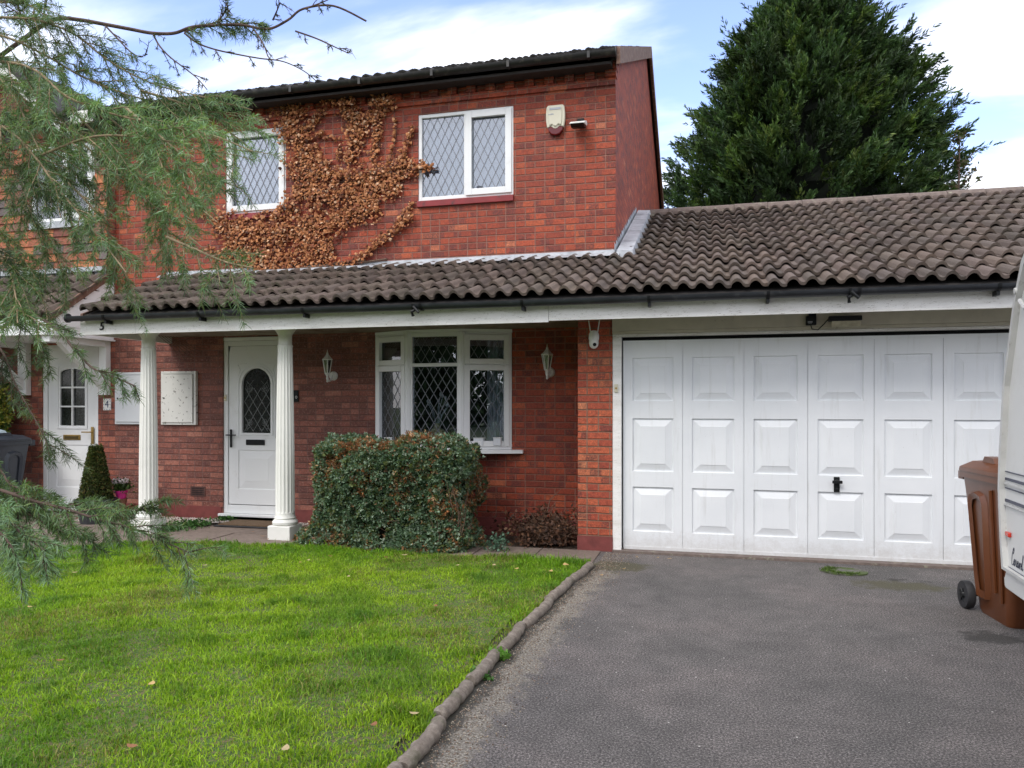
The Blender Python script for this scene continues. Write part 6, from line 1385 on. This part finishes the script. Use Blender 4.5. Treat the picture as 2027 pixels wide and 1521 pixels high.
    # limbs carrying the hanging mass
    mass = [([(-180, 40), (0, 35), (80, 42), (150, 70), (215, 120), (300, 165), (400, 192), (500, 218)], 26, .5), ([(-120, 20), (0, 5), (60, 12), (105, 45)], 14, .3), ([(-150, 120), (0, 122), (70, 140), (130, 190), (220, 225), (330, 250), (420, 268), (500, 300)], 20, .7),
            ([(-150, 40), (0, 70), (90, 110), (160, 150), (260, 190), (380, 215), (480, 232)], 26, .4), ([(-150, 150), (0, 155), (80, 200), (170, 290), (260, 370), (330, 430), (400, 490)], 25, .4),
            ([(-150, 200), (0, 250), (60, 300), (120, 380), (180, 450), (250, 540)], 24, .6), ([(-150, 300), (0, 360), (60, 430), (110, 500), (170, 570)], 20, .4), ([(60, 150), (190, 215), (290, 300), (360, 380), (430, 440)], 24, .7),
            ([(-60, 330), (30, 330), (100, 300), (190, 270), (300, 275), (400, 300), (470, 370)], 24, .5), ([(-100, 400), (0, 470), (60, 540), (90, 610)], 16, .3), ([(150, 225), (250, 330), (310, 400), (330, 460), (350, 515)], 16, .6),
            ([(250, 215), (340, 290), (400, 345), (450, 400)], 13, .6), ([(100, 330), (190, 420), (230, 500), (262, 580)], 15, .5), ([(-60, 90), (20, 180), (60, 260), (100, 350), (120, 430)], 22, .5), ([(-60, 450), (10, 520), (30, 580), (35, 640)], 14, .3),
            ([(280, 180), (380, 212), (440, 245), (480, 300)], 13, .8), ([(0, 235), (120, 245), (230, 330), (290, 400)], 20, .4), ([(330, 470), (400, 500), (450, 520), (500, 530)], 6, .4)]
    for i, (px, sh, bl) in enumerate(mass):
        B(px, 2.5+.35*sin(i*2.1), 2.35+.35*sin(i*2.1+.6), .0045, .0015, int(sh*1.2), (.06, .18), dens=.64, blue=bl, fol=(0, .88), stem='stemtan')
    # arching branch across the neighbouring door
    B([(-120, 600), (0, 610), (60, 622), (110, 650), (150, 695), (185, 730), (230, 748), (268, 765)], 2.5, 2.3, .006, .002, 12, (.04, .09), dens=.8, blue=.6)
    B([(-80, 620), (0, 690), (30, 760), (80, 850), (105, 900)], 2.6, 2.5, .004, .0015, 9, (.06, .14), dens=.7, blue=.4)
    B([(-60, 560), (0, 600), (60, 660), (90, 690)], 2.7, 2.6, .004, .0015, 9, (.08, .18), dens=.7, blue=.3)
    # low sprays over path and lawn
    B([(-120, 930), (-20, 985), (60, 1020), (120, 1055), (190, 1070)], 2.35, 2.3, .005, .0018, 24, (.05, .11), dens=.8, blue=.5)

    B([(-140, 940), (-20, 965), (60, 990), (130, 1008), (200, 1030), (260, 1045), (330, 1075), (388, 1100)], 2.3, 2.2, .006, .0018, 30, (.05, .12), dens=.75, blue=.35)
    B([(-100, 960), (0, 985), (90, 1000), (170, 1000), (240, 1010), (300, 1010)], 2.5, 2.4, .005, .0018, 26, (.05, .12), dens=.8, blue=.2)
    B([(-100, 1020), (0, 1020), (45, 1060), (90, 1090)], 2.1, 2.0, .004, .0015, 20, (.06, .12), dens=.75, blue=.9)
    B([(-60, 1010), (5, 1060), (30, 1100), (44, 1155)], 2.0, 1.95, .004, .0015, 8, (.03, .08), dens=.8, blue=.9)
    B([(-60, 870), (0, 930), (20, 960), (60, 970)], 2.4, 2.3, .004, .0015, 10, (.04, .09), dens=.7, blue=.2)
    print('needles', tot)
foreground_tree()
# ================================================================ unseen trees added behind the camera to darken window reflections and porch light
n = 13000; a = rng.uniform(-40, 40, n); h = 8.5+1.6*np.sin(a*.45)+1.0*np.sin(a*1.3+1); z = rng.random(n)*h; P = np.stack([a, -27-rng.random(n)*3, z], 1)
V, F, C = tufts(P, np.tile([0, .7, .5], (n, 1)), rng.uniform(.3, .7, n), 3, .9, [(.035, .065, .02), (.055, .09, .025), (.02, .04, .014)], [.4, .3, .3], wid=.5)
tag(npmesh('light_blocking_trees', V, F, C, M['leaf']), None, None, None, 'stuff')
# ================================================================ sky and light
SUN_EL, SUN_AZ = R(48), R(205)      # azimuth clockwise from +Y: light comes from behind-left of the viewer
w = bpy.data.worlds.new('World'); S.world = w; w.use_nodes = True; nt = w.node_tree; nt.nodes.clear()
o = nt.nodes.new('ShaderNodeOutputWorld'); bg = nt.nodes.new('ShaderNodeBackground'); sk = nt.nodes.new('ShaderNodeTexSky'); sk.sky_type = 'NISHITA'; sk.sun_disc = False
sk.sun_elevation = SUN_EL; sk.sun_rotation = SUN_AZ; sk.air_density = 1.0; sk.dust_density = .6; sk.ozone_density = 2.5
tc = nt.nodes.new('ShaderNodeTexCoord'); sp = nt.nodes.new('ShaderNodeSeparateXYZ'); nt.links.new(tc.outputs['Generated'], sp.inputs[0])
def wm(op, a, b=None):
    n = nt.nodes.new('ShaderNodeMath'); n.operation = op
    for i, v in enumerate((a, b)):
        if v is None: continue
        if isinstance(v, (int, float)): n.inputs[i].default_value = v
        else: nt.links.new(v, n.inputs[i])
    return n.outputs[0]
den = wm('ADD', wm('MAXIMUM', sp.outputs[2], 0.0), .22)
cb = nt.nodes.new('ShaderNodeCombineXYZ'); nt.links.new(wm('DIVIDE', sp.outputs[0], den), cb.inputs[0]); nt.links.new(wm('DIVIDE', sp.outputs[1], den), cb.inputs[1])
mp = nt.nodes.new('ShaderNodeMapping'); mp.inputs['Scale'].default_value = (.75, 1.5, 1); mp.inputs['Location'].default_value = CLOUD_OFF; mp.inputs['Rotation'].default_value = (0, 0, .35); nt.links.new(cb.outputs[0], mp.inputs[0])
nz = nt.nodes.new('ShaderNodeTexNoise'); nz.inputs['Scale'].default_value = 1.25; nz.inputs['Detail'].default_value = 9; nz.inputs['Roughness'].default_value = .52; nz.inputs['Distortion'].default_value = .25; nt.links.new(mp.outputs[0], nz.inputs['Vector'])
hz = nt.nodes.new('ShaderNodeMapRange'); hz.inputs[1].default_value = .55; hz.inputs[2].default_value = 0.0; hz.inputs[3].default_value = 0; hz.inputs[4].default_value = .30; nt.links.new(sp.outputs[2], hz.inputs[0])
cm = nt.nodes.new('ShaderNodeMapRange'); cm.interpolation_type = 'SMOOTHSTEP'; cm.inputs[1].default_value = .47; cm.inputs[2].default_value = .66
up = nt.nodes.new('ShaderNodeMapRange'); up.inputs[1].default_value = .5; up.inputs[2].default_value = .75; up.inputs[4].default_value = .17; nt.links.new(sp.outputs[2], up.inputs[0])
bk = nt.nodes.new('ShaderNodeMapRange'); bk.inputs[1].default_value = .25; bk.inputs[2].default_value = -.3; bk.inputs[4].default_value = .13; nt.links.new(sp.outputs[1], bk.inputs[0])  # extra out-of-view cloud overhead and behind, added to make the light less blue
nt.links.new(wm('ADD', wm('ADD', nz.outputs['Fac'], wm('MULTIPLY', hz.outputs[0], .45)), wm('ADD', up.outputs[0], bk.outputs[0])), cm.inputs[0])
mx = nt.nodes.new('ShaderNodeMix'); mx.data_type = 'RGBA'; nt.links.new(wm('MULTIPLY', cm.outputs[0], .88), mx.inputs[0])
hs = nt.nodes.new('ShaderNodeHueSaturation'); hs.inputs['Saturation'].default_value = 1.0; hs.inputs['Value'].default_value = SKYV; nt.links.new(sk.outputs[0], hs.inputs['Color'])
tn = nt.nodes.new('ShaderNodeMix'); tn.data_type = 'RGBA'; tn.blend_type = 'MULTIPLY'; tn.inputs[0].default_value = 1; tn.inputs[7].default_value = (1.12, .97, 1.06, 1); nt.links.new(hs.outputs[0], tn.inputs[6]); nt.links.new(tn.outputs[2], mx.inputs[6]); mx.inputs[7].default_value = (CLOUDV*1.0, CLOUDV, CLOUDV*1.02, 1)
nt.links.new(mx.outputs[2], bg.inputs[0]); bg.inputs[1].default_value = .15; nt.links.new(bg.outputs[0], o.inputs[0])
sl = bpy.data.lights.new('sun', 'SUN'); so = bpy.data.objects.new('sun', sl); COL.objects.link(so); sl.energy = SUNE; sl.angle = R(22); sl.color = (1, .96, .9)
# direction towards the sun
sd = Vector((sin(SUN_AZ)*cos(SUN_EL), cos(SUN_AZ)*cos(SUN_EL), sin(SUN_EL))); so.rotation_euler = sd.to_track_quat('Z', 'Y').to_euler(); so.location = (-5, -8, 12)
S.view_settings.view_transform = 'Standard'; S.view_settings.look = 'None'; S.view_settings.gamma = 1; S.view_settings.exposure = EXPO
S.render.engine = 'CYCLES'; S.cycles.max_bounces = 8; S.cycles.transparent_max_bounces = 12
